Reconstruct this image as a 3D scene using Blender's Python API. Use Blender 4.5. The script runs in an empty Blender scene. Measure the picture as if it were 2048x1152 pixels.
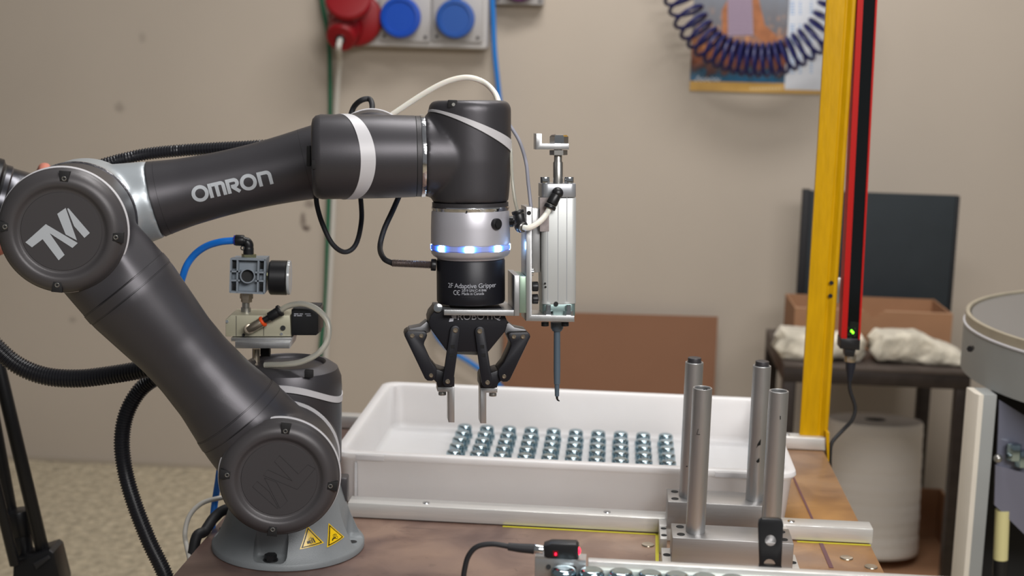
import bpy, bmesh, math, random
from mathutils import Vector, Matrix, noise
from math import sin, cos, pi, radians, sqrt, atan2, asin, hypot

random.seed(7)
S = bpy.context.scene
COL = S.collection
V = Vector

# ------------------------------------------------------------------ camera
FPX = 2850.0                      # focal length in pixels of a 2048 wide frame
PITCH, ROLL, TYAW = 0.16698, 0.027187, 0.072883
CAMZ = 1.4                        # floor is z = 0, bench top z = 0.8
_R0 = V((1, 0, 0)); _U0 = V((0, sin(PITCH), cos(PITCH))); FWD = V((0, cos(PITCH), -sin(PITCH)))
RIGHT = cos(ROLL) * _R0 + sin(ROLL) * _U0
UP = -sin(ROLL) * _R0 + cos(ROLL) * _U0
CAM = V((0, 0, CAMZ))
cd = bpy.data.cameras.new('camera'); cam = bpy.data.objects.new('camera', cd); COL.objects.link(cam)
cd.sensor_width = 36.0; cd.lens = 36.0 * FPX / 2048.0
cd.clip_start = 0.05; cd.clip_end = 60
m = Matrix.Identity(4)
for i in range(3):
    m[i][0] = RIGHT[i]; m[i][1] = UP[i]; m[i][2] = -FWD[i]; m[i][3] = CAM[i]
cam.matrix_world = m
cd.dof.use_dof = True; cd.dof.focus_distance = 1.53; cd.dof.aperture_fstop = 6.3
S.camera = cam

# ------------------------------------------------------------------ light
w = bpy.data.worlds.new('world'); S.world = w; w.use_nodes = True
w.node_tree.nodes['Background'].inputs[0].default_value = (0.95, 0.97, 1.0, 1)
w.node_tree.nodes['Background'].inputs[1].default_value = 0.16

def area(name, loc, target, sx, sy, power, color=(1, 1, 1)):
    l = bpy.data.lights.new(name, 'AREA'); l.shape = 'RECTANGLE'; l.size = sx; l.size_y = sy
    l.energy = power; l.color = color
    o = bpy.data.objects.new(name, l); COL.objects.link(o); o.location = loc
    o.rotation_euler = (V(target) - V(loc)).to_track_quat('-Z', 'Y').to_euler()
    return o
area('lamp_over_bench', (0.25, 1.95, 3.0), (0.1, 1.8, 0.8), 1.4, 0.35, 33, (1, 0.985, 0.97))
area('lamp_behind_camera', (0.8, -0.5, 2.3), (0.15, 1.8, 0.75), 1.6, 0.6, 58, (1, 0.98, 0.965))
area('lamp_near_wall', (0.5, 3.1, 3.0), (0.45, 4.4, 1.1), 1.2, 0.4, 31, (1, 0.98, 0.955))
S.view_settings.view_transform = 'Standard'; S.view_settings.look = 'None'
S.view_settings.gamma = 1.0; S.view_settings.use_curve_mapping = False
S.view_settings.exposure = 0.0

# ------------------------------------------------------------------ mapping
def ray(px, py):
    return FWD + RIGHT * ((px - 1024) / FPX) - UP * ((py - 576) / FPX)
TR = V((cos(TYAW), -sin(TYAW), 0)); TDp = V((sin(TYAW), cos(TYAW), 0))   # bench axes: right, depth
def TW(r, d, z): return TR * r + TDp * d + V((0, 0, z))
def PY(px, py, y):
    q = ray(px, py); return CAM + q * (y / q.y)
def PZ(px, py, z):
    q = ray(px, py); return CAM + q * ((z - CAMZ) / q.z)
def PD(px, py, d):
    q = ray(px, py); return CAM + q * (d / q.dot(TDp))
def plane_hit(px, py, P, N):
    q = ray(px, py); return CAM + q * ((P - CAM).dot(N) / q.dot(N))
def rd(p): return p.dot(TR), p.dot(TDp), p.z
TM = Matrix.Rotation(-TYAW, 4, 'Z')      # bench frame -> world

# ------------------------------------------------------------------ materials
MATS = {}
def srgb(c):
    return tuple(((x / 255) / 12.92 if x / 255 <= 0.04045 else ((x / 255 + 0.055) / 1.055) ** 2.4) for x in c)
def mat(name, rgb, rough=0.5, metal=0.0, bump=0.0, bscale=200, var=0.0, vscale=8, coat=0.0, trans=0.0,
        emit=None, estr=0.0, alpha=1.0, ior=1.45, stretch=None, spec=0.5, sheen=0, sss=0):
    if name in MATS: return MATS[name]
    m = bpy.data.materials.new(name); m.use_nodes = True; nt = m.node_tree
    b = nt.nodes['Principled BSDF']; c = srgb(rgb) + (1,)
    b.inputs['Base Color'].default_value = c; b.inputs['Roughness'].default_value = rough
    b.inputs['Metallic'].default_value = metal; b.inputs['Coat Weight'].default_value = coat
    b.inputs['Coat Roughness'].default_value = 0.15
    b.inputs['Transmission Weight'].default_value = trans; b.inputs['IOR'].default_value = ior
    b.inputs['Specular IOR Level'].default_value = spec; b.inputs['Alpha'].default_value = alpha
    b.inputs['Sheen Weight'].default_value = sheen
    if sss: b.inputs['Subsurface Radius'].default_value = (1, .95, .9) if sss > .5 else (1, .3, .15)
    if sss: b.inputs['Subsurface Weight'].default_value = sss; b.inputs['Subsurface Scale'].default_value = 0.03 if sss > .5 else 0.01
    if emit:
        b.inputs['Emission Color'].default_value = srgb(emit) + (1,); b.inputs['Emission Strength'].default_value = estr
    tc = nt.nodes.new('ShaderNodeTexCoord'); mp = nt.nodes.new('ShaderNodeMapping')
    nt.links.new(tc.outputs['Object'], mp.inputs['Vector'])
    if stretch: mp.inputs['Scale'].default_value = stretch
    if var:
        n = nt.nodes.new('ShaderNodeTexNoise'); n.inputs['Scale'].default_value = vscale; n.inputs['Detail'].default_value = 5
        r = nt.nodes.new('ShaderNodeValToRGB'); r.color_ramp.elements[0].position = 0.3; r.color_ramp.elements[1].position = 0.7
        r.color_ramp.elements[0].color = tuple(x * (1 - var) for x in c[:3]) + (1,)
        r.color_ramp.elements[1].color = tuple(min(1, x * (1 + var * 0.6)) for x in c[:3]) + (1,)
        nt.links.new(mp.outputs[0], n.inputs['Vector']); nt.links.new(n.outputs[0], r.inputs[0]); nt.links.new(r.outputs[0], b.inputs['Base Color'])
    if bump:
        n2 = nt.nodes.new('ShaderNodeTexNoise'); n2.inputs['Scale'].default_value = bscale; n2.inputs['Detail'].default_value = 3
        bp = nt.nodes.new('ShaderNodeBump'); bp.inputs['Strength'].default_value = bump; bp.inputs['Distance'].default_value = 0.002
        nt.links.new(mp.outputs[0], n2.inputs['Vector']); nt.links.new(n2.outputs[0], bp.inputs['Height']); nt.links.new(bp.outputs[0], b.inputs['Normal'])
    MATS[name] = m
    return m

def nodes_of(m): return m.node_tree.nodes, m.node_tree.links

M_GREY = mat('robot_grey_paint', (74, 72, 75), 0.41, 0.6, bump=0.04, bscale=1500, spec=0.5)
M_GREYD = mat('robot_dark_joint', (64, 62, 64), 0.4, 0.4, bump=0.1, bscale=1500)
M_CAP = mat('robot_cap_plastic', (74, 71, 72), 0.4, 0.25, bump=0.1, bscale=1800)
M_CAPIN = mat('robot_cap_disc', (58, 55, 56), 0.6, 0.0)
M_SEAM = mat('seam_black', (22, 21, 22), 0.7)
M_BAND = mat('robot_silver_band', (196, 194, 196), 0.45, 0.1)
M_SILV = mat('robot_silver_casting', (172, 178, 182), 0.38, 0.45, bump=0.05, bscale=1500)
M_RING = mat('polished_ring', (225, 225, 228), 0.15, 1.0, bump=0.3, bscale=120)
M_BASE = mat('robot_base_grey', (124, 128, 130), 0.5, 0.15, bump=0.15, bscale=900, var=0.06, vscale=30)
M_LOGO = mat('logo_silver', (176, 180, 184), 0.5, 0.1)
M_WHITE = mat('print_white', (225, 225, 228), 0.6)
M_PRINT = mat('print_light_grey', (170, 172, 180), 0.6)
M_BLACK = mat('black_anodised', (24, 24, 30), 0.42, 0.2, bump=0.03, bscale=1200)
M_BLKP = mat('black_plastic', (24, 24, 26), 0.38)
M_RUB = mat('black_rubber', (30, 30, 33), 0.6)
M_ALU = mat('brushed_aluminium', (188, 188, 188), 0.33, 0.85, bump=0.06, bscale=200, var=0.06, vscale=20, stretch=(6, 6, 1))
M_ALUH = mat('milled_aluminium', (212, 210, 206), 0.34, 0.5, bump=0.12, bscale=160, var=0.12, vscale=18, stretch=(0.3, 6, 6))
M_BLOCK = mat('sawn_aluminium', (166, 164, 163), 0.42, 0.9, bump=0.04, bscale=160, var=0.07, vscale=18, stretch=(0.3, 6, 6))
M_CYL = mat('anodised_cylinder', (190, 192, 190), 0.45, 0.35, var=0.03, vscale=20)
M_CYLE = mat('cylinder_end_cap', (168, 170, 174), 0.35, 0.6)
M_CHR = mat('chrome', (215, 218, 220), 0.12, 1.0)
M_STEEL = mat('steel_bolt', (165, 163, 158), 0.3, 0.9)
M_ZINC = mat('blue_zinc', (166, 186, 194), 0.14, 1.0)
M_BRASS = mat('nickel_brass', (178, 166, 148), 0.28, 0.9)
M_HOLE = mat('hole_dark', (14, 14, 15), 0.7)
M_TRAYL = mat('tray_lip', (206, 202, 201), 0.45)
M_TRAY = mat('white_polyethylene', (208, 205, 204), 0.4, sss=0.6, bump=0.05, bscale=60, var=0.03, vscale=9)
M_BLUE = mat('blue_hose', (20, 108, 200), 0.35, spec=0.6)
M_BLUED = mat('blue_hose_dark', (26, 28, 84), 0.4)
M_CLEAR = mat('clear_hose', (206, 204, 192), 0.25, trans=0.6)
M_MILK = mat('milky_hose', (222, 219, 208), 0.35, sss=0.2)
M_YEL = mat('yellow_post_paint', (200, 152, 0), 0.42, bump=0.3, bscale=40, var=0.10, vscale=22, stretch=(8, 8, 1), spec=.2)
M_YTAPE = mat('yellow_tape', (190, 180, 40), 0.5)
M_RED = mat('red_anodised', (180, 18, 12), 0.5, 0.0, spec=.25)
M_REDP = mat('red_plastic', (132, 14, 22), 0.45, spec=.35)
M_BLUP = mat('blue_plastic', (22, 74, 176), 0.35)
M_BLUP2 = mat('faded_blue_plastic', (40, 84, 160), 0.4)
M_PURP = mat('purple_plastic', (84, 34, 84), 0.4)
M_SOCK = mat('socket_grey', (172, 168, 166), 0.45)
M_SOCKW = mat('socket_frame_grey', (196, 193, 192), 0.4)
M_GLASSB = mat('curtain_window', (8, 12, 13), 0.08, spec=0.8)
M_CARD = mat('cardboard', (158, 117, 86), 0.85, var=0.05, vscale=12, bump=0.1, bscale=300)
M_CARD2 = mat('cardboard_brown', (142, 102, 78), 0.85, var=0.04, vscale=5)
M_CARDE = mat('cardboard_edge_highlight', (190, 150, 118), 0.9)
M_STEELD = mat('dark_steel_frame', (58, 50, 46), 0.45, 0.4, var=0.25, vscale=30)
M_CLOTH = mat('greasy_white_cloth', (222, 213, 194), 0.9, bump=0.6, bscale=300, var=0.42, vscale=16, sheen=0.2)
M_PAPER = mat('paper_roll', (222, 214, 206), 0.9, bump=0.5, bscale=60, stretch=(1, 1, 5))
M_BOARD = mat('charcoal_board', (44, 50, 54), 0.8, bump=0.4, bscale=500, var=0.08, vscale=14)
M_TRIP = mat('tripod_black', (20, 20, 22), 0.35, 0.2)
M_SKIN = mat('skin', (196, 122, 104), 0.5, sss=0.2)
M_TAN = mat('valve_beige', (178, 174, 152), 0.4, 0.3)
M_REG = mat('regulator_grey', (126, 134, 142), 0.45)
M_ORNG = mat('orange_ring', (214, 74, 22), 0.45)
M_PROBE = mat('probe_grey', (78, 92, 104), 0.45)
M_MACH = mat('machine_grey', (150, 152, 150), 0.5, 0.2, var=0.06, vscale=7)
M_MRIM = mat('machine_rim', (170, 160, 140), 0.5, 0.2, var=0.12, vscale=18)
M_MTOP = mat('machine_top', (132, 132, 132), 0.25, 0.4)
M_MPOST = mat('machine_post_cream', (214, 206, 192), 0.5, var=0.04, vscale=14)
M_ACRY = mat('smoky_acrylic', (120, 122, 138), 0.15, 0.0, alpha=0.75)
M_YTUBE = mat('pale_yellow_tube', (214, 206, 150), 0.4)
M_GREEN = mat('green_cable', (18, 104, 72), 0.5)
M_CABW = mat('grey_white_cable', (196, 192, 184), 0.5)
M_CHUTE = mat('chute_pale', (206, 214, 208), 0.4, 0.2)
M_REDL = mat('red_led', (255, 30, 50), 0.3, emit=(255, 20, 50), estr=6)
M_GRNL = mat('green_led', (120, 255, 40), 0.3, emit=(110, 255, 30), estr=5)
M_GAUGE = mat('gauge_glass', (200, 204, 206), 0.1, trans=0.4)
M_WARN = mat('warning_yellow', (226, 186, 10), 0.3, coat=0.3)
M_WARNB = mat('warning_black', (24, 22, 18), 0.4)
M_PHOTO = mat('calendar_paper', (214, 216, 222), 0.6)

# ------------------------------------------------------------------ mesh builder (all shapes are given in world coordinates)
class B:
    def __init__(s): s.bm = bmesh.new()
    def add(s, t, mi=0):
        for f in t.faces: f.material_index = mi
        me = bpy.data.meshes.new('t'); t.to_mesh(me); s.bm.from_mesh(me); bpy.data.meshes.remove(me); t.free()
        return s
    def box(s, c, size, bev=0.0, M=None, mi=0, seg=2):
        t = bmesh.new(); bmesh.ops.create_cube(t, size=1.0)
        for v in t.verts: v.co = V((v.co.x * size[0], v.co.y * size[1], v.co.z * size[2]))
        if bev: bmesh.ops.bevel(t, geom=t.edges[:], offset=bev, segments=seg, affect='EDGES', profile=0.5)
        X = Matrix.Translation(c) @ (M if M is not None else Matrix.Identity(4))
        bmesh.ops.transform(t, matrix=X, verts=t.verts)
        return s.add(t, mi)
    def tbox(s, r0, r1, d0, d1, z0, z1, bev=0.0, mi=0):      # box in bench axes
        return s.box(TW((r0 + r1) / 2, (d0 + d1) / 2, (z0 + z1) / 2), (abs(r1 - r0), abs(d1 - d0), abs(z1 - z0)), bev, TM, mi)
    def lathe(s, prof, org, axis, n=48, mi=0, xdir=None, a0=0.0):
        """prof: list of (radius, height along axis)"""
        ax = V(axis).normalized()
        x = V(xdir) if xdir else (V((1, 0, 0)) if abs(ax.x) < 0.9 else V((0, 0, 1)))
        x = (x - ax * x.dot(ax)).normalized(); y = ax.cross(x)
        t = bmesh.new(); rings = []
        for r, h in prof:
            if r < 1e-6: rings.append([t.verts.new(V(org) + ax * h)])
            else: rings.append([t.verts.new(V(org) + ax * h + (x * cos(a0 + 2 * pi * k / n) + y * sin(a0 + 2 * pi * k / n)) * r) for k in range(n)])
        for a, b in zip(rings, rings[1:]):
            for k in range(n):
                k2 = (k + 1) % n
                if len(a) == 1 and len(b) == 1: continue
                if len(a) == 1: t.faces.new((a[0], b[k2], b[k]))
                elif len(b) == 1: t.faces.new((a[k], a[k2], b[0]))
                else: t.faces.new((a[k], a[k2], b[k2], b[k]))
        bmesh.ops.recalc_face_normals(t, faces=t.faces[:])
        return s.add(t, mi)
    def cyl(s, p0, p1, r0, r1=None, n=32, bev=0.0, mi=0, a0=0.0):
        p0, p1 = V(p0), V(p1); r1 = r0 if r1 is None else r1; L = (p1 - p0).length
        if bev: pr = [(0, 0), (r0 - bev, 0), (r0 - bev * .3, bev * .3), (r0, bev), (r1, L - bev), (r1 - bev * .3, L - bev * .3), (r1 - bev, L), (0, L)]
        else: pr = [(0, 0), (r0, 0), (r1, L), (0, L)]
        return s.lathe(pr, p0, p1 - p0, n, mi, a0=a0)
    def pipe(s, p0, p1, ro, ri, n=40, mi=0):
        p0, p1 = V(p0), V(p1); L = (p1 - p0).length; e = 0.0006
        return s.lathe([(ri, 0), (ro - e, 0), (ro, e), (ro, L - e), (ro - e, L), (ri + e, L), (ri, L - e), (ri, 0)], p0, p1 - p0, n, mi)
    def tube(s, pts, r, n=12, mi=0, rf=None, cap=True):
        """sweep along a list of points (already smooth)"""
        P = [V(p) for p in pts]; t = bmesh.new(); rings = []
        T = (P[1] - P[0]).normalized(); up = V((0, 0, 1)) if abs(T.z) < 0.9 else V((1, 0, 0))
        x = (up - T * up.dot(T)).normalized(); L = 0
        for i, p in enumerate(P):
            if i: L += (p - P[i - 1]).length
            a = P[max(0, i - 1)]; b = P[min(len(P) - 1, i + 1)]; T = (b - a).normalized()
            x = (x - T * x.dot(T)).normalized(); y = T.cross(x); rr = rf(L, i) if rf else r
            rings.append([t.verts.new(p + (x * cos(2 * pi * k / n) + y * sin(2 * pi * k / n)) * rr) for k in range(n)])
        for a, b in zip(rings, rings[1:]):
            for k in range(n): t.faces.new((a[k], a[(k + 1) % n], b[(k + 1) % n], b[k]))
        if cap:
            t.faces.new(rings[0][::-1]); t.faces.new(rings[-1])
        bmesh.ops.recalc_face_normals(t, faces=t.faces[:])
        return s.add(t, mi)
    def prism(s, pts, vec, bev=0.0, mi=0):
        """pts: planar world polygon, extruded along vec"""
        t = bmesh.new(); a = [t.verts.new(p) for p in pts]; b = [t.verts.new(V(p) + V(vec)) for p in pts]
        n = len(a)
        f1 = t.faces.new(a); f2 = t.faces.new(b[::-1])
        for k in range(n): t.faces.new((a[k], b[k], b[(k + 1) % n], a[(k + 1) % n]))
        bmesh.ops.recalc_face_normals(t, faces=t.faces[:])
        if bev:
            ed = [e for e in t.edges if (f1 in e.link_faces or f2 in e.link_faces)]
            bmesh.ops.bevel(t, geom=ed, offset=bev, segments=2, affect='EDGES', profile=0.5)
        return s.add(t, mi)
    def hexa(s, p0, p1, r, mi=0): return s.cyl(p0, p1, r, n=6, mi=mi)
    def sphere(s, c, r, mi=0, sc=(1, 1, 1), n=24):
        t = bmesh.new(); bmesh.ops.create_uvsphere(t, u_segments=n, v_segments=n // 2, radius=r)
        for v in t.verts: v.co = V((v.co.x * sc[0], v.co.y * sc[1], v.co.z * sc[2])) + V(c)
        return s.add(t, mi)
    def poly(s, pts, mi=0):
        t = bmesh.new(); f = t.faces.new([t.verts.new(p) for p in pts])
        bmesh.ops.triangulate(t, faces=[f]); return s.add(t, mi)

WORLDM = {}
def thing(name, label, cat, loc, rot=0.0, group=None):
    o = bpy.data.objects.new(name, None); COL.objects.link(o); o.empty_display_size = 0.05
    o.location = loc; o.rotation_euler = (0, 0, rot)
    WORLDM[o.name] = Matrix.Translation(V(loc)) @ Matrix.Rotation(rot, 4, 'Z')
    o['label'] = label; o['category'] = cat
    if group: o['group'] = group
    return o
def part(name, b, mats, parent=None, label=None, rot=0.0, sharp=32, kind=None, origin=None):
    """link the builder's mesh (world coords) as ONE object; children are stored relative to their parent"""
    bm = b.bm if isinstance(b, B) else b
    if not isinstance(mats, (list, tuple)): mats = [mats]
    for f in bm.faces: f.smooth = True
    ca = radians(sharp)
    for e in bm.edges:
        e.smooth = not (len(e.link_faces) == 2 and e.calc_face_angle(0) > ca)
    PM = WORLDM[parent.name] if parent else Matrix.Identity(4)
    co = [v.co for v in bm.verts]
    if origin is None:
        lo = V([min(c[i] for c in co) for i in range(3)]); hi = V([max(c[i] for c in co) for i in range(3)])
        origin = (lo + hi) / 2
    R = PM.to_3x3() if parent else Matrix.Rotation(rot, 3, 'Z')
    WM = Matrix.Translation(origin) @ R.to_4x4()
    bmesh.ops.transform(bm, matrix=WM.inverted(), verts=bm.verts)
    me = bpy.data.meshes.new(name); bm.to_mesh(me); bm.free()
    for m_ in mats: me.materials.append(m_)
    o = bpy.data.objects.new(name, me); COL.objects.link(o)
    if parent:
        o.parent = parent; L = PM.inverted() @ WM
        o.location = L.to_translation()
    else:
        o.location = origin; o.rotation_euler = (0, 0, rot)
    WORLDM[o.name] = WM
    if label: o['label'] = label
    if kind: o['kind'] = kind
    return o
def single(name, b, mats, label, cat, group=None, rot=0.0, sharp=32):
    o = part(name, b, mats, None, label, rot, sharp); o['category'] = cat
    if group: o['group'] = group
    return o
def struct(name, b, mats, rot=0.0):
    o = part(name, b, mats, None, None, rot); o['kind'] = 'structure'; return o

def remesh(b, vox, it=4, ratio=None):
    me = bpy.data.meshes.new('t'); b.bm.to_mesh(me); b.bm.free()
    o = bpy.data.objects.new('t', me); COL.objects.link(o)
    r = o.modifiers.new('r', 'REMESH'); r.mode = 'VOXEL'; r.voxel_size = vox
    sm = o.modifiers.new('s', 'SMOOTH'); sm.iterations = it; sm.factor = 0.7
    dg = bpy.context.evaluated_depsgraph_get(); ev = o.evaluated_get(dg); me2 = bpy.data.meshes.new_from_object(ev)
    bm = bmesh.new(); bm.from_mesh(me2)
    bpy.data.objects.remove(o); bpy.data.meshes.remove(me); bpy.data.meshes.remove(me2)
    nb = B(); nb.bm.free(); nb.bm = bm; return nb
def boolean(b, cutters):
    def mk(x):
        me = bpy.data.meshes.new('t'); bmesh.ops.recalc_face_normals(x.bm, faces=x.bm.faces[:]); x.bm.to_mesh(me); x.bm.free()
        o = bpy.data.objects.new('t', me); COL.objects.link(o); return o
    a = mk(b); cs = [mk(c) for c in cutters]
    for c in cs:
        q = a.modifiers.new('b', 'BOOLEAN'); q.operation = 'DIFFERENCE'; q.object = c; q.solver = 'EXACT'
    dg = bpy.context.evaluated_depsgraph_get(); me2 = bpy.data.meshes.new_from_object(a.evaluated_get(dg))
    bm = bmesh.new(); bm.from_mesh(me2)
    for o in [a] + cs:
        mm = o.data; bpy.data.objects.remove(o); bpy.data.meshes.remove(mm)
    bpy.data.meshes.remove(me2)
    nb = B(); nb.bm.free(); nb.bm = bm; return nb
def smooth_pts(P, per=10):
    P = [V(p) for p in P]; out = []
    Q = [2 * P[0] - P[1]] + P + [2 * P[-1] - P[-2]]
    for i in range(1, len(Q) - 2):
        p0, p1, p2, p3 = Q[i - 1:i + 3]
        for k in range(per):
            t = k / per
            out.append(0.5 * ((2 * p1) + (p2 - p0) * t + (2 * p0 - 5 * p1 + 4 * p2 - p3) * t * t + (-p0 + 3 * p1 - 3 * p2 + p3) * t ** 3))
    out.append(P[-1]); return out
def resample(P, step):
    out = [P[0]]; acc = 0.0
    for a, b in zip(P, P[1:]):
        L = (b - a).length
        if L < 1e-9: continue
        pos = step - acc
        while pos <= L:
            out.append(a + (b - a) * (pos / L)); pos += step
        acc = L - (pos - step)
    return out
def text2d(s, size, align='LEFT', shear=0.0, spacing=1.0, bold=0.0):
    cu = bpy.data.curves.new('t', 'FONT'); cu.body = s; cu.size = size; cu.align_x = align; cu.shear = shear
    cu.space_character = spacing; cu.resolution_u = 3; cu.offset = bold
    o = bpy.data.objects.new('t', cu); COL.objects.link(o)
    dg = bpy.context.evaluated_depsgraph_get(); me = bpy.data.meshes.new_from_object(o.evaluated_get(dg))
    vs = [(v.co.x, v.co.y) for v in me.vertices]; fs = [tuple(p.vertices) for p in me.polygons]
    bpy.data.objects.remove(o); bpy.data.curves.remove(cu); bpy.data.meshes.remove(me)
    return vs, fs
def text_b(s, size, fn, **k):
    vs, fs = text2d(s, size, **k); b = B(); vv = [b.bm.verts.new(fn(*p)) for p in vs]
    for f in fs:
        try: b.bm.faces.new([vv[i] for i in f])
        except ValueError: pass
    return b
def stroke2d(path, wdt, fn, b):
    """constant-width stroke along a 2D polyline, mapped by fn(u,v)"""
    P = [V((p[0], p[1])) for p in path]; L = []; Rr = []
    P = [p for i, p in enumerate(P) if i == 0 or (p - P[i - 1]).length > 1e-7]
    for i, p in enumerate(P):
        a = P[max(0, i - 1)]; c = P[min(len(P) - 1, i + 1)]
        if 0 < i < len(P) - 1:
            t1 = (p - a).normalized(); t2 = (c - p).normalized(); t = (t1 + t2).normalized(); sc = 1 / max(0.5, t.dot(t1))
        else: t = (c - a).normalized(); sc = 1
        nn = V((-t.y, t.x)) * (wdt / 2 * sc); L.append(p + nn); Rr.append(p - nn)
    vl = [b.bm.verts.new(fn(*q)) for q in L]; vr = [b.bm.verts.new(fn(*q)) for q in Rr]
    for i in range(len(P) - 1): b.bm.faces.new((vl[i], vl[i + 1], vr[i + 1], vr[i]))
def arc(cx, cy, r, a0, a1, n=10, ry=None):
    ry = ry or r
    return [(cx + r * cos(radians(a0 + (a1 - a0) * k / n)), cy + ry * sin(radians(a0 + (a1 - a0) * k / n))) for k in range(n + 1)]
def densify(path, st):
    out = []
    for a, b in zip(path, path[1:]):
        n = max(1, int(hypot(b[0] - a[0], b[1] - a[1]) / st))
        out += [(a[0] + (b[0] - a[0]) * k / n, a[1] + (b[1] - a[1]) * k / n) for k in range(n)]
    return out + [path[-1]]

# ================================================================== STRUCTURE
def tex_mat_wall():
    m = mat('wall_paint', (186, 174, 160), 0.75, bump=0.15, bscale=90, var=0.05, vscale=1.6)
    N, L = nodes_of(m); bs = N['Principled BSDF']
    tc = N.new('ShaderNodeTexCoord'); src = bs.inputs['Base Color'].links[0].from_socket
    # scuffs: small dark marks where the photo has them
    prev = src
    for (px, py, rx, rz, k) in [(618, 408, .02, .016, .5), (606, 440, .012, .03, .6), (612, 456, .016, .012, .8), (240, 215, .02, .02, .3), (285, 75, .015, .02, .2), (145, 640, .02, .012, .25)]:
        p = PD(px, py, 4.47); lp = (p.dot(TR), p.z)
        sx = N.new('ShaderNodeSeparateXYZ'); ge = N.new('ShaderNodeNewGeometry')
        vm = N.new('ShaderNodeVectorMath'); vm.operation = 'DOT_PRODUCT'; vm.inputs[1].default_value = TR
        L.new(ge.outputs['Position'], vm.inputs[0]); L.new(ge.outputs['Position'], sx.inputs[0])
        def ma(op, a, b):
            q = N.new('ShaderNodeMath'); q.operation = op
            for i, z in enumerate((a, b)):
                if isinstance(z, (int, float)): q.inputs[i].default_value = z
                else: L.new(z, q.inputs[i])
            return q.outputs[0]
        dx = ma('DIVIDE', ma('SUBTRACT', vm.outputs['Value'], lp[0]), rx); dz = ma('DIVIDE', ma('SUBTRACT', sx.outputs['Z'], lp[1]), rz)
        d2 = ma('ADD', ma('MULTIPLY', dx, dx), ma('MULTIPLY', dz, dz))
        nz = N.new('ShaderNodeTexNoise'); nz.inputs['Scale'].default_value = 60; L.new(ge.outputs['Position'], nz.inputs['Vector'])
        d3 = ma('ADD', d2, ma('MULTIPLY', nz.outputs[0], 1.6))
        mr = N.new('ShaderNodeMapRange'); mr.inputs[1].default_value = 1.9; mr.inputs[2].default_value = 0.8; mr.inputs[3].default_value = 0; mr.inputs[4].default_value = k
        L.new(d3, mr.inputs[0])
        mx = N.new('ShaderNodeMix'); mx.data_type = 'RGBA'; L.new(mr.outputs[0], mx.inputs[0]); L.new(prev, mx.inputs[6]); mx.inputs[7].default_value = srgb((70, 52, 48)) + (1,)
        prev = mx.outputs[2]
    L.new(prev, bs.inputs['Base Color'])
    return m
M_WALL = tex_mat_wall()
M_FLOOR = mat('rough_floor', (196, 182, 156), 0.95, bump=1.0, bscale=34, var=0.30, vscale=38)
MATS['rough_floor'].node_tree.nodes['Bump'].inputs['Distance'].default_value = 0.02
struct('floor', B().tbox(-7, 7, -4, 4.6, -0.1, 0.0), M_FLOOR, -TYAW)
struct('wall_back', B().tbox(-7, 7, 4.47, 4.6, 0, 4.0), M_WALL, -TYAW)
b = B().tbox(-7, 7, 4.455, 4.472, 0.0, 0.012)
struct('baseboard_back', b, mat('wall_foot_strip', (170, 158, 142), 0.8), -TYAW)

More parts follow.
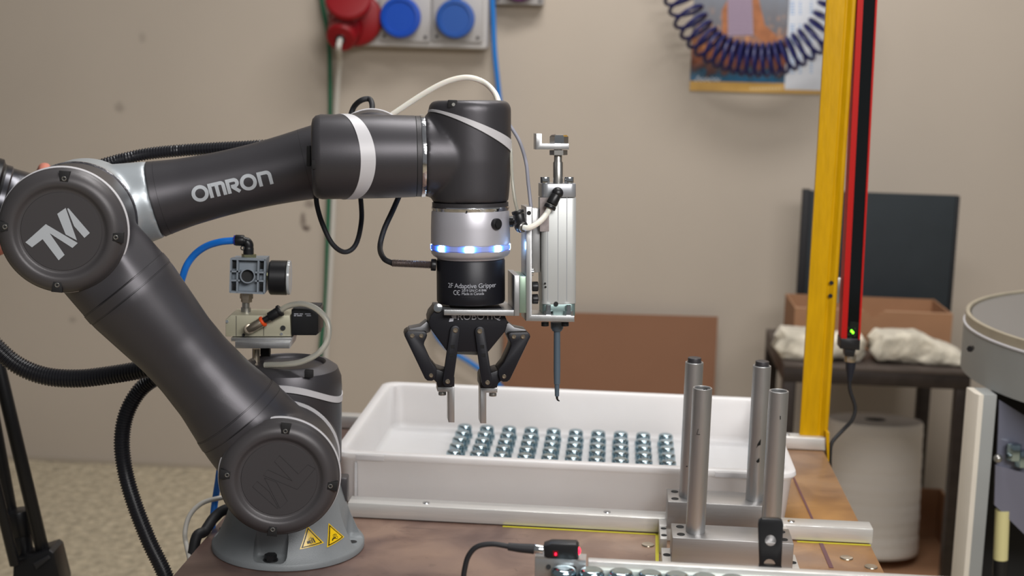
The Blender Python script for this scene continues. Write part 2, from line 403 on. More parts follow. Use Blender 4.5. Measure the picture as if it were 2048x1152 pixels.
# ================================================================== WORKBENCH
TZ0 = 0.8; TL, TRr, TF, TB = -0.486, 0.331, 0.92, 2.19
def table_mat():
    m = mat('bench_phenolic', (150, 118, 98), 0.38, coat=0.15)
    N, L = nodes_of(m); bs = N['Principled BSDF']; tc = N.new('ShaderNodeTexCoord')
    n1 = N.new('ShaderNodeTexNoise'); n1.inputs['Scale'].default_value = 3.0; n1.inputs['Detail'].default_value = 6
    L.new(tc.outputs['Object'], n1.inputs['Vector'])
    sx = N.new('ShaderNodeSeparateXYZ'); L.new(tc.outputs['Object'], sx.inputs[0])
    ad = N.new('ShaderNodeMath'); ad.operation = 'MULTIPLY_ADD'; L.new(sx.outputs['X'], ad.inputs[0]); ad.inputs[1].default_value = 0.75; L.new(n1.outputs[0], ad.inputs[2])
    r = N.new('ShaderNodeValToRGB'); e = r.color_ramp.elements
    e[0].position = 0.34; e[0].color = srgb((112, 90, 82)) + (1,)
    e[1].position = 0.82; e[1].color = srgb((172, 126, 72)) + (1,)
    k = e.new(0.54); k.color = srgb((150, 122, 102)) + (1,)
    L.new(ad.outputs[0], r.inputs[0])
    # worn scratches and specks
    n2 = N.new('ShaderNodeTexNoise'); n2.inputs['Scale'].default_value = 38; n2.inputs['Detail'].default_value = 6; n2.inputs['Distortion'].default_value = 1.5
    L.new(tc.outputs['Object'], n2.inputs['Vector'])
    r2 = N.new('ShaderNodeValToRGB'); r2.color_ramp.elements[0].position = 0.27; r2.color_ramp.elements[0].color = (.5, .45, .45, 1); r2.color_ramp.elements[1].position = 0.36; r2.color_ramp.elements[1].color = (1, 1, 1, 1)
    L.new(n2.outputs[0], r2.inputs[0])
    mx = N.new('ShaderNodeMix'); mx.data_type = 'RGBA'; mx.blend_type = 'MULTIPLY'; mx.inputs[0].default_value = 0.55
    L.new(r.outputs[0], mx.inputs[6]); L.new(r2.outputs[0], mx.inputs[7]); L.new(mx.outputs[2], bs.inputs['Base Color'])
    n3 = N.new('ShaderNodeTexNoise'); n3.inputs['Scale'].default_value = 13; n3.inputs['Detail'].default_value = 7; n3.inputs['Distortion'].default_value = .8
    L.new(tc.outputs['Object'], n3.inputs['Vector'])
    r3 = N.new('ShaderNodeValToRGB'); r3.color_ramp.elements[0].position = .36; r3.color_ramp.elements[0].color = (.50, .44, .46, 1); r3.color_ramp.elements[1].position = .60; r3.color_ramp.elements[1].color = (1, 1, 1, 1)
    L.new(n3.outputs[0], r3.inputs[0])
    mp4 = N.new('ShaderNodeMapping'); mp4.inputs['Scale'].default_value = (14, 120, 1); mp4.inputs['Rotation'].default_value = (0, 0, .9); L.new(tc.outputs['Object'], mp4.inputs[0])
    n4 = N.new('ShaderNodeTexNoise'); n4.inputs['Scale'].default_value = 1.0; n4.inputs['Detail'].default_value = 3; L.new(mp4.outputs[0], n4.inputs['Vector'])
    r4 = N.new('ShaderNodeValToRGB'); r4.color_ramp.elements[0].position = .27; r4.color_ramp.elements[0].color = (.45, .4, .4, 1); r4.color_ramp.elements[1].position = .33; r4.color_ramp.elements[1].color = (1, 1, 1, 1)
    L.new(n4.outputs[0], r4.inputs[0])
    mxa = N.new('ShaderNodeMix'); mxa.data_type = 'RGBA'; mxa.blend_type = 'MULTIPLY'; mxa.inputs[0].default_value = .75
    L.new(mx.outputs[2], mxa.inputs[6]); L.new(r3.outputs[0], mxa.inputs[7])
    mxb = N.new('ShaderNodeMix'); mxb.data_type = 'RGBA'; mxb.blend_type = 'MULTIPLY'; mxb.inputs[0].default_value = .6
    L.new(mxa.outputs[2], mxb.inputs[6]); L.new(r4.outputs[0], mxb.inputs[7]); L.new(mxb.outputs[2], bs.inputs['Base Color'])
    mr = N.new('ShaderNodeMapRange'); L.new(n1.outputs[0], mr.inputs[0]); mr.inputs[3].default_value = 0.3; mr.inputs[4].default_value = 0.55; L.new(mr.outputs[0], bs.inputs['Roughness'])
    return m
bench = thing('workbench', 'brown worn workbench carrying the robot arm and the white tray', 'workbench', TW(-.08, 1.55, 0), -TYAW)
part('tabletop', B().tbox(TL, TRr, TF, TB, TZ0 - 0.03, TZ0, 0.001), table_mat(), bench)
for r_ in (TL + .06, TRr - .06):
    for d_ in (TF + .06, TB - .06):
        part('leg', B().tbox(r_ - .025, r_ + .025, d_ - .025, d_ + .025, 0.0, TZ0 - 0.03, .002), M_STEELD, bench)
b = B()
b.tbox(TL + .09, TRr - .09, TF + .04, TF + .08, .70, .769); b.tbox(TL + .09, TRr - .09, TB - .08, TB - .04, .70, .769)
part('frame', b, M_STEELD, bench)
# yellow tape lines
def strip(p, q, wd, z=TZ0 + 0.0006):
    p, q = V(p), V(q); t = (q - p).normalized(); n = V((-t.y, t.x, 0)) * wd / 2
    b = B(); b.prism([p + n, q + n, q - n, p - n], V((0, 0, -0.0005))); return b
for (a_, c_) in [(TW(-.13, 1.7300, .8006), TW(.0665, 1.7290, .8006)), (TW(.0655, 1.7290, .8006), TW(.058, 1.40, .8006)), (TW(.24, 1.7300, .8006), TW(.331, 1.7300, .8006))]:
    part('tape_line', strip(a_, c_, 0.004), M_YTAPE, bench, 'thin yellow tape line')
# pencil line & sunk screws on the right part of the top
part('marker_line', strip(PZ(1585, 950, .8006), PZ(1625, 1038, .8006), .003), mat('marker_purple', (96, 62, 66), .6), bench)
part('marker_line', strip(PZ(1642, 1086, .8006), PZ(1663, 1135, .8006), .005), MATS['marker_purple'], bench)
for (px, py) in [(1693, 1116), (1742, 1134), (1296, 1090), (1296, 1091)][:3]:
    c = PZ(px, py, .8002); b = B(); b.lathe([(0, .0006), (.004, .0006), (.0075, .0012), (.008, 0)], c, (0, 0, 1), 20)
    part('screw_head', b, M_BRASS, bench)

# ================================================================== RAILS AND TRAY
def rail(name, r0, r1, d0, d1, h, label, screws):
    t = thing(name, label, 'rail', TW((r0 + r1) / 2, (d0 + d1) / 2, TZ0), -TYAW)
    part('bar', B().tbox(r0, r1, d0, d1, TZ0 + .0012, TZ0 + h, .0012), M_ALUH, t)
    for r_ in screws:
        b = B(); c = TW(r_, (d0 + d1) / 2, TZ0 + h)
        b.lathe([(.0, .0009), (.002, .0009), (.0022, .0002), (.0045, .0006), (.005, -.0004)], c, (0, 0, 1), 20)
        part('screw', b, M_CHR, t)
    return t
s1 = rd(PZ(853, 1005, .82))[0]; s2 = rd(PZ(1214, 1023, .82))[0]; s3 = rd(PZ(1582, 1043, .82))[0]
rail('aluminium_rail', -.330, .3335, 1.733, 1.7615, .0205, 'aluminium bar screwed down in front of the white tray', [s1, s2, s3])
rail('aluminium_rail', .2465, .3335, 2.155, 2.18, .0205, 'short aluminium bar at the foot of the yellow post', [.275])
rail('aluminium_rail', -.43, -.3605, 2.155, 2.18, .0205, 'short aluminium bar between the robot and the back left tray corner', [])

def rrect(w2, h2, r, n=6):
    pts = []
    for cx, cy, a in ((w2 - r, h2 - r, 0), (-w2 + r, h2 - r, 90), (-w2 + r, -h2 + r, 180), (w2 - r, -h2 + r, 270)):
        pts += [(cx + r * cos(radians(a + 90 * k / n)), cy + r * sin(radians(a + 90 * k / n))) for k in range(n + 1)]
    return pts
TCR, TCD = (-.3545 + .2380) / 2 + 0.0, 1.983
TWH, TDH, TH = .3005, .203, .072
tray = thing('plastic_tray', 'shallow white plastic tray holding rows of shiny caps', 'tray', TW(TCR, TCD, TZ0 + .001), -TYAW)
def tray_shell():
    bm = bmesh.new(); loops = []
    # (inset from outer size, z, corner radius)
    for ins, z, r in [(.012, .0, .015), (.010, .003, .017), (.004, TH - .012, .02), (.002, TH - .010, .02), (-.001, TH - .006, .022), (0, TH - .001, .022), (.002, TH, .022),
                      (.011, TH, .02), (.014, TH - .003, .02), (.0165, .012, .022), (.019, .006, .022), (.026, .0035, .02)]:
        loops.append([bm.verts.new(TW(TCR + x, TCD + y, TZ0 + .001 + z)) for x, y in rrect(TWH - ins, TDH - ins, r)])
    n = len(loops[0])
    for a, c in zip(loops, loops[1:]):
        for k in range(n): bm.faces.new((a[k], a[(k + 1) % n], c[(k + 1) % n], c[k]))
    bm.faces.new(loops[-1]); bm.faces.new(loops[0][::-1])
    bmesh.ops.recalc_face_normals(bm, faces=bm.faces[:])
    q = B(); q.bm.free(); q.bm = bm; return q
part('shell', tray_shell(), M_TRAY, tray, sharp=50)
# lip handles and corner ribs on the long front side
for ra, rb in ((TCR - TWH + .03, TCR - TWH + .068), (TCR + TWH - .105, TCR + TWH - .05)):
    part('rim_lip', B().tbox(ra, rb, TCD - TDH - .0012, TCD - TDH + .002, TZ0 + TH - .0085, TZ0 + TH - .001, .0011), M_TRAYL, tray)
for r_ in (TCR - TWH + .03, TCR + TWH - .03):
    part('corner_rib', B().tbox(r_ - .0015, r_ + .0015, TCD - TDH - .0005, TCD - TDH + .012, TZ0 + .003, TZ0 + TH - .012, .0005), M_TRAY, tray)

# caps standing in the tray
def nut_mesh(c, k=1.0):
    b = B()
    b.lathe([(0, 0), (.0108, 0), (.0115, .0006), (.0117, .0030), (.0116, .0056), (.0110, .0068), (.0102, .0074), (.0101, .0090), (.0102, .0140), (.0099, .0160), (.0092, .0174), (.0080, .0182), (.0062, .0185), (.0040, .0182), (0, .0180)], c, (0, 0, 1), 28)
    for v in b.bm.verts: v.co = c + (v.co - c) * k
    return b
ORD = ['first', 'second', 'third', 'fourth', 'fifth', 'sixth', 'seventh', 'eighth', 'ninth', 'tenth']
ROWW = ['back row', 'second row from the back', 'middle row', 'second row from the front', 'front row']
N0 = None
for j in range(5):
    for i in range(10):
        r_ = -.2220 + i * .0343; d_ = 2.122 - j * .0357 - .0
        p = TW(r_, d_, TZ0 + .0047)
        if N0 is None:
            o = N0 = part('metal_cap', nut_mesh(p, 1.09), M_ZINC, None, None, -TYAW, sharp=40, origin=p)
        else:
            o = N0.copy(); COL.objects.link(o); o.location = p
        o['label'] = 'shiny zinc cap in the tray, %s, %s from the left' % (ROWW[j], ORD[i])
        o['category'] = 'metal cap'; o['group'] = 'zinc caps in the white tray'

# ================================================================== TUBE STANDS
def hole(c, r, b, n=20):      # countersunk dark hole
    b.lathe([(0, .0003), (r * .8, .0003), (r, .0006), (r * 1.04, .0)], c, (0, 0, 1), n)
def stand(label, zb, r0, r1, d0, d1, plates, tubes, hl, gname):
    t = thing('tube_stand', label, 'stand', TW((r0 + r1) / 2, (d0 + d1) / 2, TZ0), -TYAW, gname)
    for (a0, a1, c0, c1, holes) in plates:
        p = part('base_plate', B().tbox(a0, a1, c0, c1, TZ0 + .0002, TZ0 + .0195, .0008), M_ALUH, t)
        for hr, hd in holes:
            hb = B(); hole(TW(hr, hd, TZ0 + .0195), .0043, hb); part('screw_hole', hb, M_HOLE, p)
    blk = part('block', B().tbox(r0, r1, d0, d1, TZ0 + .0195, zb, .0008), M_BLOCK, t)
    for hr, hd in hl:
        hb = B(); hole(TW(hr, hd, zb), .0045, hb); part('screw_hole', hb, M_HOLE, blk)
    for (r_, d_, zt, plug, ro) in tubes:
        tb = part('tube', B().pipe(TW(r_, d_, zb - .0005), TW(r_, d_, zt), ro, ro * .80), M_ALU, t)
        if plug:
            part('plug', B().cyl(TW(r_, d_, zt - .01), TW(r_, d_, zt + .0055), ro * .74, bev=.0005), M_GREYD, tb, 'dark grey plug')
    return t
ZB = .853
# rear block
rf, df, _ = rd(PZ(1336, 1003, ZB)); _, db, _ = rd(PZ(1336, 977, ZB)); rr_, _, _ = rd(PZ(1560, 1013, ZB))
tr1 = rd(PZ(1376, 986, ZB)); tr2 = rd(PZ(1512, 995, ZB)); dc = (df + db) / 2
zt1 = rd(PD(1390, 724, dc))[2]; zt2 = rd(PD(1527, 731, dc))[2]
hl = [(rd(PZ(1349, 981, ZB))[0], db - .012), (rd(PZ(1350, 998, ZB))[0], df + .012)]
pr0 = .0668
stand('aluminium stand with two tall tubes closed by dark plugs, against the tray', ZB, rf, rr_, df, db,
      [(pr0, rr_ + .012, 1.7079, 1.7329 + .0, []), (pr0, .0762, 1.7079, 1.7329, [])][:1],
      [(rd(PD(1376, 986, dc))[0], dc, zt1, True, .0112), (rd(PD(1509, 996, dc))[0], dc, zt2, True, .0112)], hl, None)
# front block
rf2, df2, _ = rd(PZ(1345, 1075, ZB)); _, db2, _ = rd(PZ(1342, 1046, ZB)); rr2, _, _ = rd(PZ(1588, 1088, ZB))
dc2 = (df2 + db2) / 2
zt3 = rd(PD(1402, 775, dc2))[2]; zt4 = rd(PD(1552, 781, dc2))[2]
hl2 = [(rf2 + .010, db2 - .012), (rf2 + .010, df2 + .012), (rr2 - .010, db2 - .012), (rr2 - .010, df2 + .012)]
stand('aluminium stand with two open tubes, nearer than the plugged pair', ZB, rf2, rr2, df2, db2,
      [(rf2 - .010, rr2 + .010, df2 - .006, db2 + .008, [(rf2 - .004, df2 + .034), (rr2 + .004, df2 + .03)])],
      [(rd(PD(1391, 1055, dc2))[0], dc2, zt3, False, .0112), (rd(PD(1541, 1064, dc2))[0], dc2, zt4, False, .0112)], hl2, None)
def smudge(px, py, dcen, r_, pts, name='marker_scribble'):
    c_ = PD(px, py, dcen - .0115); b_ = B(); b_.poly([PD(px + x, py + y, dcen - r_) for x, y in pts]); return b_
TUBES = [o for o in bpy.data.objects if o.name.startswith('tube') and not o.name.startswith('tube_stand')]
for (px, py, dcen, pts, ti) in [(1517, 884, dc, [(-3, 6), (1, 0), (5, -6), (4, 0), (1, 3), (4, 6), (-1, 8), (-5, 13), (-2, 7)], 1), (1516, 920, dc, [(-4, 3), (3, -4), (3, 4), (-1, 6)], 1), (1372, 932, dc, [(0, 0), (3, 0), (3, 2), (0, 2)], 0),
                                (1396, 865, dc2, [(0, -7), (1, -7), (-1.6, 3), (-2.6, 3)], 2), (1395, 865, dc2, [(-2, 3), (5, 4), (5, 5), (-2, 4)], 2), (1411, 778, dc2, [(-5, 0), (4, -1), (4, 1.5), (-4, 2)], 2), (1560, 835, dc2, [(0, -3), (1.6, -3), (1.6, 4), (0, 4)], 3)]:
    part('marker_scribble', smudge(px, py, dcen, .0120 if abs(px - 1517) < 2 or px in (1395, 1396) else .0116, pts), M_HOLE, TUBES[ti])
# spacer plate left between the stands
t = thing('spacer_plate', 'small drilled aluminium plate left of the plugged tube stand', 'plate', TW(pr0 + .005, 1.69, TZ0), -TYAW)
pl = part('plate', B().tbox(pr0 - .0, rf - .0008, 1.660, 1.7075, TZ0 + .0002, TZ0 + .0195, .0006), M_ALUH, t)
for d_ in (1.672, 1.697):
    hb = B(); hole(TW(pr0 + .005, d_, TZ0 + .0195), .0035, hb); part('screw_hole', hb, M_HOLE, pl)

# ================================================================== CHUTE, SENSOR AND BLACK STRAP (nearest things)
CZ = .957
c0 = rd(PZ(1280, 1120, CZ)); dch = c0[1]
ch = thing('feed_chute', 'pale metal chute along the bottom edge carrying shiny caps', 'chute', TW(.15, dch - .03, TZ0), -TYAW)
part('back_wall', B().tbox(-.014, .34, dch - .010, dch, CZ - .03, CZ, .0008), M_ALUH, ch)
part('channel', B().tbox(-.014, .34, dch - .060, dch - .0105, CZ - .03, CZ - .020, .0008), M_CHUTE, ch)
part('back_ledge', B().tbox(-.014, .34, dch - .018, dch - .0105, CZ - .0199, CZ - .004, .0008), M_CHUTE, ch)
part('front_wall', B().tbox(-.014, .34, dch - .068, dch - .0605, CZ - .03, CZ - .012, .0008), M_ALUH, ch)
for r_ in (.05, .27):
    part('support', B().tbox(r_ - .012, r_ + .012, dch - .05, dch - .026, TZ0, CZ - .0305, .001), M_ALUH, ch)
pk = rd(PZ(1184, 1132, CZ)); 
NP = [1128, 1184, 1242, 1300, 1353, 1408, 1464]
for i, px in enumerate(NP):
    py = 1133 + (px - 1128) * .05
    q = rd(PZ(px, py + 3, CZ - .003)); p = TW(q[0], dch - .0300, CZ - .0198)
    o = N0.copy(); COL.objects.link(o); o.location = p
    o['label'] = 'shiny zinc cap in the nearest chute, %s from its left end' % ORD[i]
    o['category'] = 'metal cap'; o['group'] = 'zinc caps in the chute'
# rubber stop on the chute
bl = PD(1575, 1148, dch - .02); qq = rd(bl)
single('rubber_block', B().tbox(qq[0] - .011, qq[0] + .011, dch - .034, dch - .019, CZ - .0195, CZ - .0015, .0015), M_RUB, 'black rubber block lying in the chute, bottom right of the caps', 'block', rot=-TYAW)

# sensor bracket and sensor
dsn = dch - .02
g = lambda px, py, d=dsn: PD(px, py, d)
br = thing('sensor_bracket', 'small aluminium bracket under the red-lit sensor', 'bracket', TW(rd(g(1110, 1150))[0], dsn, CZ - .03), -TYAW)
poly = [g(1070, 1114), g(1172, 1121), g(1171, 1160), g(1069, 1160)]
part('plate', B().prism(poly, TDp * .004, .0004), M_ALU, br)
poly = [g(1070, 1114), g(1172, 1121), g(1170, 1123), g(1070, 1117)]
part('flange', B().prism(poly, TDp * .016, 0), M_ALU, br)
for px, py in ((1097, 1134), (1148, 1137)):
    b = B(); b.cyl(g(px, py, dsn - .0015), g(px, py, dsn - .0001), .0022, n=16); part('screw', b, M_HOLE, br)
sn = thing('sensor', 'small black optical sensor with glowing red light', 'sensor', g(1122, 1116), -TYAW)
dz = dsn - .001
body = [g(x, y, dz) for x, y in [(1087, 1093), (1103, 1087.5), (1152, 1089), (1157, 1094), (1157, 1117), (1152, 1120), (1095, 1117), (1088, 1112)]]
part('housing', B().prism(body, TDp * .013, .0008), M_BLKP, sn)
part('led_window', B().prism([g(x, y, dz - .0004) for x, y in [(1106, 1102), (1116, 1102.5), (1116, 1113), (1106, 1112.5)]], TDp * .001, 0), mat('led_lens_dark', (50, 6, 12), .25, emit=(255, 20, 50), estr=.12), sn)
part('led_digit', text_b('8', .0034, lambda u, v, o=g(1111.3, 1110.8, dz - .0006): o + TR * u + V((0, 0, v)), align='CENTER', bold=.0001), M_REDL, sn, 'red lit digit')
b = B(); b.sphere(g(1157, 1102, dz + .004), .0024, n=12, sc=(.8, 1, 1.5)); part('indicator', b, M_REDL, sn)
for px in (1098, 1149):
    b = B(); b.cyl(g(px, 1091, dz + .003), g(px, 1088, dz + .003), .0018, n=12); part('screw', b, M_BLKP, sn)
b = B(); b.cyl(g(1087, 1100, dz + .005), g(1068, 1098, dz + .005), .0042, n=24, bev=.0005); part('connector_nut', b, M_CHR, sn)
b = B(); b.tube([g(x, y, dz + .005) for x, y in [(1068, 1098), (1040, 1096), (1016, 1093)]], .0044, 16, rf=lambda L, i: (.0044, .004, .0034)[i]); part('connector_sleeve', b, M_RUB, sn)
pts = smooth_pts([g(1018, 1093, dz + .005), g(985, 1088, dz + .005), g(955, 1093, dz + .005), g(938, 1110, dz + .005), g(930, 1135, dz + .005), g(926, 1170, dz + .005), g(925, 1240, dz + .005), V((g(925, 1240, dz + .005).x, g(925, 1240, dz + .005).y + .004, TZ0 + .004))], 8)
single('sensor_cable', B().tube(pts, .0024, 12), M_RUB, 'dark grey cable curving down from the red-lit sensor', 'cable')

# black strap bracket standing in front of the open tube stand
dst = dch + .02
q0 = [(1519, 1132), (1516.5, 1050), (1518, 1042), (1524, 1037.5), (1558, 1038), (1565, 1042), (1567, 1050), (1563, 1132)]
sb = thing('strap_bracket', 'black perforated strap bracket standing upright before the open tubes', 'bracket', PD(1541, 1130, dst), -TYAW)
base_ = B().prism([PD(x, y, dst) for x, y in q0], TDp * .006, .0012)
cut = [B().cyl(PD(1541, 1081, dst - .01), PD(1541, 1081, dst + .02), .0048, n=28), B().cyl(PD(1539, 1130, dst - .01), PD(1539, 1130, dst + .02), .0052, n=28)]
part('strap', boolean(base_, cut), M_BLKP, sb)
part('foot', B().tbox(rd(PD(1541, 1130, dst))[0] - .010, rd(PD(1541, 1130, dst))[0] + .010, dst - .0, dst + .006, TZ0 + .0005, PD(1541, 1131.5, dst).z, .0005), M_BLKP, sb)

# ================================================================== ROBOT
YS = 1.647; BX = -.2617
def ring_pts(c, r, n): return [(c[0] + r * cos(2 * pi * k / n), c[1] + r * sin(2 * pi * k / n)) for k in range(n)]
robot = thing('industrial_robot', 'dark grey industrial robot arm with round joint covers and lettering', 'robot arm', (BX, YS, TZ0))
O0 = V((BX, YS, TZ0))
# --- base cone with four bolt pockets
cone = B().lathe([(0, 0.0002), (.0895, .0002), (.0911, .001), (.0911, .0065), (.0900, .0080), (.0845, .0145), (.0735, .040), (.0640, .070), (.0600, .085), (.0590, .096), (0, .096)], O0, (0, 0, 1), 96)
cuts = []
A0 = radians(-96)
for k in range(4):
    a = A0 + k * pi / 2; dv = V((cos(a), sin(a), 0))
    Mx = Matrix.Rotation(a, 4, 'Z')
    cuts.append(B().box(O0 + dv * .114 + V((0, 0, .0655)), (.090, .040, .113), .006, Mx, seg=3))
cone = boolean(cone, cuts)
part('base', cone, M_BASE, robot, 'lighter grey flared base', sharp=40)
for k in range(4):
    a = A0 + k * pi / 2; dv = V((cos(a), sin(a), 0)); c = O0 + dv * .0785
    b = B(); b.cyl(c + V((0, 0, .0088)), c + V((0, 0, .0105)), .0085, n=24); b.hexa(c + V((0, 0, .0105)), c + V((0, 0, .0165)), .0072)
    if k in (0, 3): part('base_bolt', b, M_BLKP, robot, 'black hexagonal bolt')
    else: part('bolt_hole', B().lathe([(0, .0003), (.0050, .0003), (.0056, 0)], c + V((0, 0, .0092)), (0, 0, 1), 20), M_HOLE, robot)
# --- warning triangles wrapped on the cone
def cone_pt(ang, h, off=.0006):
    hs = [(.0145, .0845), (.040, .0735), (.070, .0640), (.085, .0600), (.096, .0590)]
    for (h0, r0), (h1, r1) in zip(hs, hs[1:]):
        if h <= h1 or h1 == .096:
            r = r0 + (r1 - r0) * (h - h0) / (h1 - h0); break
    r += off
    return O0 + V((r * cos(ang), r * sin(ang), h))
def warn(px, py, tilt, kind):
    # centre of the label on the cone: search the point whose projection is nearest
    best = None
    for ia in range(0, 120):
        an = radians(-150 + ia)
        for ih in range(40):
            h = .016 + ih * .0018; p = cone_pt(an, h); q = p - CAM; wz = q.dot(FWD)
            x = 1024 + FPX * q.dot(RIGHT) / wz; y = 576 - FPX * q.dot(UP) / wz
            e = (x - px) ** 2 + (y - py) ** 2
            if best is None or e < best[0]: best = (e, an, h)
    _, a0, h0 = best
    def fn(u, v, off=.0006):
        uu = u * cos(tilt) - v * sin(tilt); vv = u * sin(tilt) + v * cos(tilt)
        return cone_pt(a0 + uu / .075, h0 + vv * .93, off)
    def tri(R, off, n=10):
        c = [(R * cos(radians(90 + 120 * k)), R * sin(radians(90 + 120 * k))) for k in range(3)]
        q = B(); rows = []
        for i in range(n + 1):
            a = (c[0][0] + (c[1][0] - c[0][0]) * i / n, c[0][1] + (c[1][1] - c[0][1]) * i / n)
            e = (c[0][0] + (c[2][0] - c[0][0]) * i / n, c[0][1] + (c[2][1] - c[0][1]) * i / n)
            rows.append([q.bm.verts.new(fn(a[0] + (e[0] - a[0]) * k / max(1, i), a[1] + (e[1] - a[1]) * k / max(1, i), off)) for k in range(i + 1)])
        for i in range(n):
            for k in range(i + 1):
                q.bm.faces.new((rows[i][k], rows[i + 1][k], rows[i + 1][k + 1]))
                if k < i: q.bm.faces.new((rows[i][k], rows[i + 1][k + 1], rows[i][k + 1]))
        return q
    lab = part('warning_label', tri(.0165, .0006), M_WARN, robot, 'yellow triangular warning label, ' + kind)
    part('border', tri(.0143, .0009), M_WARNB, lab); part('field', tri(.0118, .0012), M_WARN, lab)
    g_ = B(); F = lambda u, v: fn(u, v, .0015); s_ = .0100 / 10
    if kind == 'crushed hand':
        stroke2d([(-5 * s_, -2.4 * s_), (-1.5 * s_, -2.2 * s_)], 2.8 * s_, F, g_)
        for k, (x, y) in enumerate([(0, -.6), (0, -1.8), (0, -3.0)]): stroke2d([(-1.5 * s_, y * s_ - .6 * s_), (1.6 * s_, y * s_)], .7 * s_, F, g_)
        stroke2d([(2.4 * s_, 1.6 * s_), (4.0 * s_, -4.6 * s_)], 1.5 * s_, F, g_)
        stroke2d([(.6 * s_, 3.0 * s_), (1.6 * s_, -4.6 * s_)], .8 * s_, F, g_)
        for a in (110, 140, 165, 215, 240, 265): stroke2d([(1 * s_ * cos(radians(a)), -1.4 * s_ + 2.6 * s_ * sin(radians(a))), (4.2 * s_ * cos(radians(a)), -1.4 * s_ + 4 * s_ * sin(radians(a)))], .45 * s_, F, g_)
    else:
        stroke2d([(x * s_, y * s_) for x, y in arc(2.4, -2.6, 1.6, 0, 360, 16)], .5 * s_, F, g_)
        stroke2d([(x * s_, y * s_) for x, y in arc(-.2, .6, 1.3, 0, 360, 14)], .5 * s_, F, g_)
        stroke2d([(-5 * s_, -3.4 * s_), (-2.4 * s_, -1.6 * s_), (.6 * s_, -2.4 * s_)], 1.5 * s_, F, g_)
        for a in (10, 40, 70, 100): stroke2d([((1.4 + 1.2 * cos(radians(a))) * s_, (-.2 + 1.2 * sin(radians(a))) * s_), ((1.4 + 3.2 * cos(radians(a))) * s_, (-.2 + 2.6 * sin(radians(a))) * s_)], .5 * s_, F, g_)
    part('pictogram', g_, M_WARNB, lab, 'black %s pictogram' % kind)
warn(621, 1080, radians(7), 'crushed hand'); warn(668, 1071, radians(10), 'caught in rollers')

# --- shoulder column
zt = PY(592, 706, YS + .045).z; RS = .0628
H = lambda z: z - TZ0
part('shoulder_foot', B().lathe([(.058, .0955), (.0605, .0955), (.0605, .1015), (.058, .1015)], O0, (0, 0, 1), 64), M_RING, robot, 'bright ring above the base')
part('shoulder', B().lathe([(0, .1015), (.060, .1015), (RS, .106), (RS, H(zt) - .030), (RS - .0008, H(zt) - .018), (RS - .005, H(zt) - .007), (RS - .014, H(zt) - .001), (RS - .019, H(zt)), (RS - .021, H(zt) - .002), (RS - .022, H(zt) - .005), (0, H(zt) - .006)], O0, (0, 0, 1), 96), M_GREY, robot)
def band(org, axis, xd, R, lo, hi, name, m_, par, n=120, a0=0, a1=360, label=None, thick=.0009):
    """strip lying on a cylinder; lo/hi are heights along the axis as functions of the angle"""
    ax = V(axis).normalized(); x = V(xd); x = (x - ax * x.dot(ax)).normalized(); y = ax.cross(x); b = B(); pv = None
    for k in range(n + 1):
        a = radians(a0 + (a1 - a0) * k / n); dr = x * cos(a) + y * sin(a)
        L_, H_ = lo(a), hi(a)
        cur = [b.bm.verts.new(V(org) + dr * rr + ax * hh) for rr, hh in ((R - .0008, L_), (R + thick, L_ + .0003), (R + thick, H_ - .0003), (R - .0008, H_))]
        if pv:
            for i in range(3): b.bm.faces.new((pv[i], cur[i], cur[i + 1], pv[i + 1]))
        pv = cur
    bmesh.ops.recalc_face_normals(b.bm, faces=b.bm.faces[:])
    return part(name, b, m_, par, label, sharp=40)
zb1 = PY(577, 775, YS - .055).z; zb2 = PY(680, 795, YS).z
bz = lambda a: (zb1 - TZ0) + ((zb2 - zb1) * max(0, cos(a)) ** 2)       # angle 0 = +x (right), 270 = front
band(O0, (0, 0, 1), (1, 0, 0), RS, lambda a: bz(a) - .004, lambda a: bz(a) + .004, 'shoulder_band', M_BAND, robot, a0=-170, a1=80)
band(O0, (0, 0, 1), (1, 0, 0), RS, lambda a: bz(a) - .0052, lambda a: bz(a) - .0042, 'shoulder_seam', M_SEAM, robot, a0=-170, a1=80, thick=.0003)
b = B(); b.box(PY(618, 747, YS - .0545), (.010, .006, .009), .001); part('screw_pocket', b, M_SEAM, robot)

# --- upper arm (plane in front of the column); the arm is turned slightly about the column
PHI = radians(7.0)
AX = V((cos(PHI), sin(PHI), 0)); AN = V((-sin(PHI), cos(PHI), 0)); CB = V((BX, YS, 0))
def PA(px, py, k): return plane_hit(px, py, CB + AN * k, AN)
# --- upper arm
KC = -.147
E1 = PA(126, 461, KC); E2 = PA(559, 954, KC); RC = .0652
U1 = E1 + AN * .048; U2 = E2 + AN * .048
ub = B()
for e in (E1, E2):
    ub.lathe([(0, .008), (RC - .004, .008), (RC - .0005, .011), (RC - .0005, .075), (RC - .006, .080), (0, .080)], e, AN, 80)
LA = (U2 - U1).length; ax = (U2 - U1).normalized()
prof = [(0.0, .052), (.06, .0535), (.10, .0540), (.135, .0500), (.17, .0458), (.20, .0452), (.235, .0475), (.265, .0525), (.29, .056), (.32, .058), (LA, .058)]
ub.lathe([(0, .0)] + [(r, h) for h, r in prof] + [(0, LA)], U1, ax, 72)
for v in ub.bm.verts:                     # the flank runs flush into the joint drums
    q_ = v.co - U1; t_ = q_.dot(ax); dn = q_.dot(AN)
    e_ = max(0.0, min(1.0, (.082 - t_) / .035, )) if t_ < .15 else max(0.0, min(1.0, (t_ - .283) / .022))
    lim = -.060 + .021 * e_
    if dn < lim: v.co += AN * (lim - dn)
part('upper_arm', remesh(ub, .0026, 12), M_GREY, robot, sharp=60)
def prof_r(t):
    for (a, ra), (b_, rb) in zip(prof, prof[1:]):
        if a <= t <= b_: return ra + (rb - ra) * (t - a) / (b_ - a)
    return prof[-1][1]
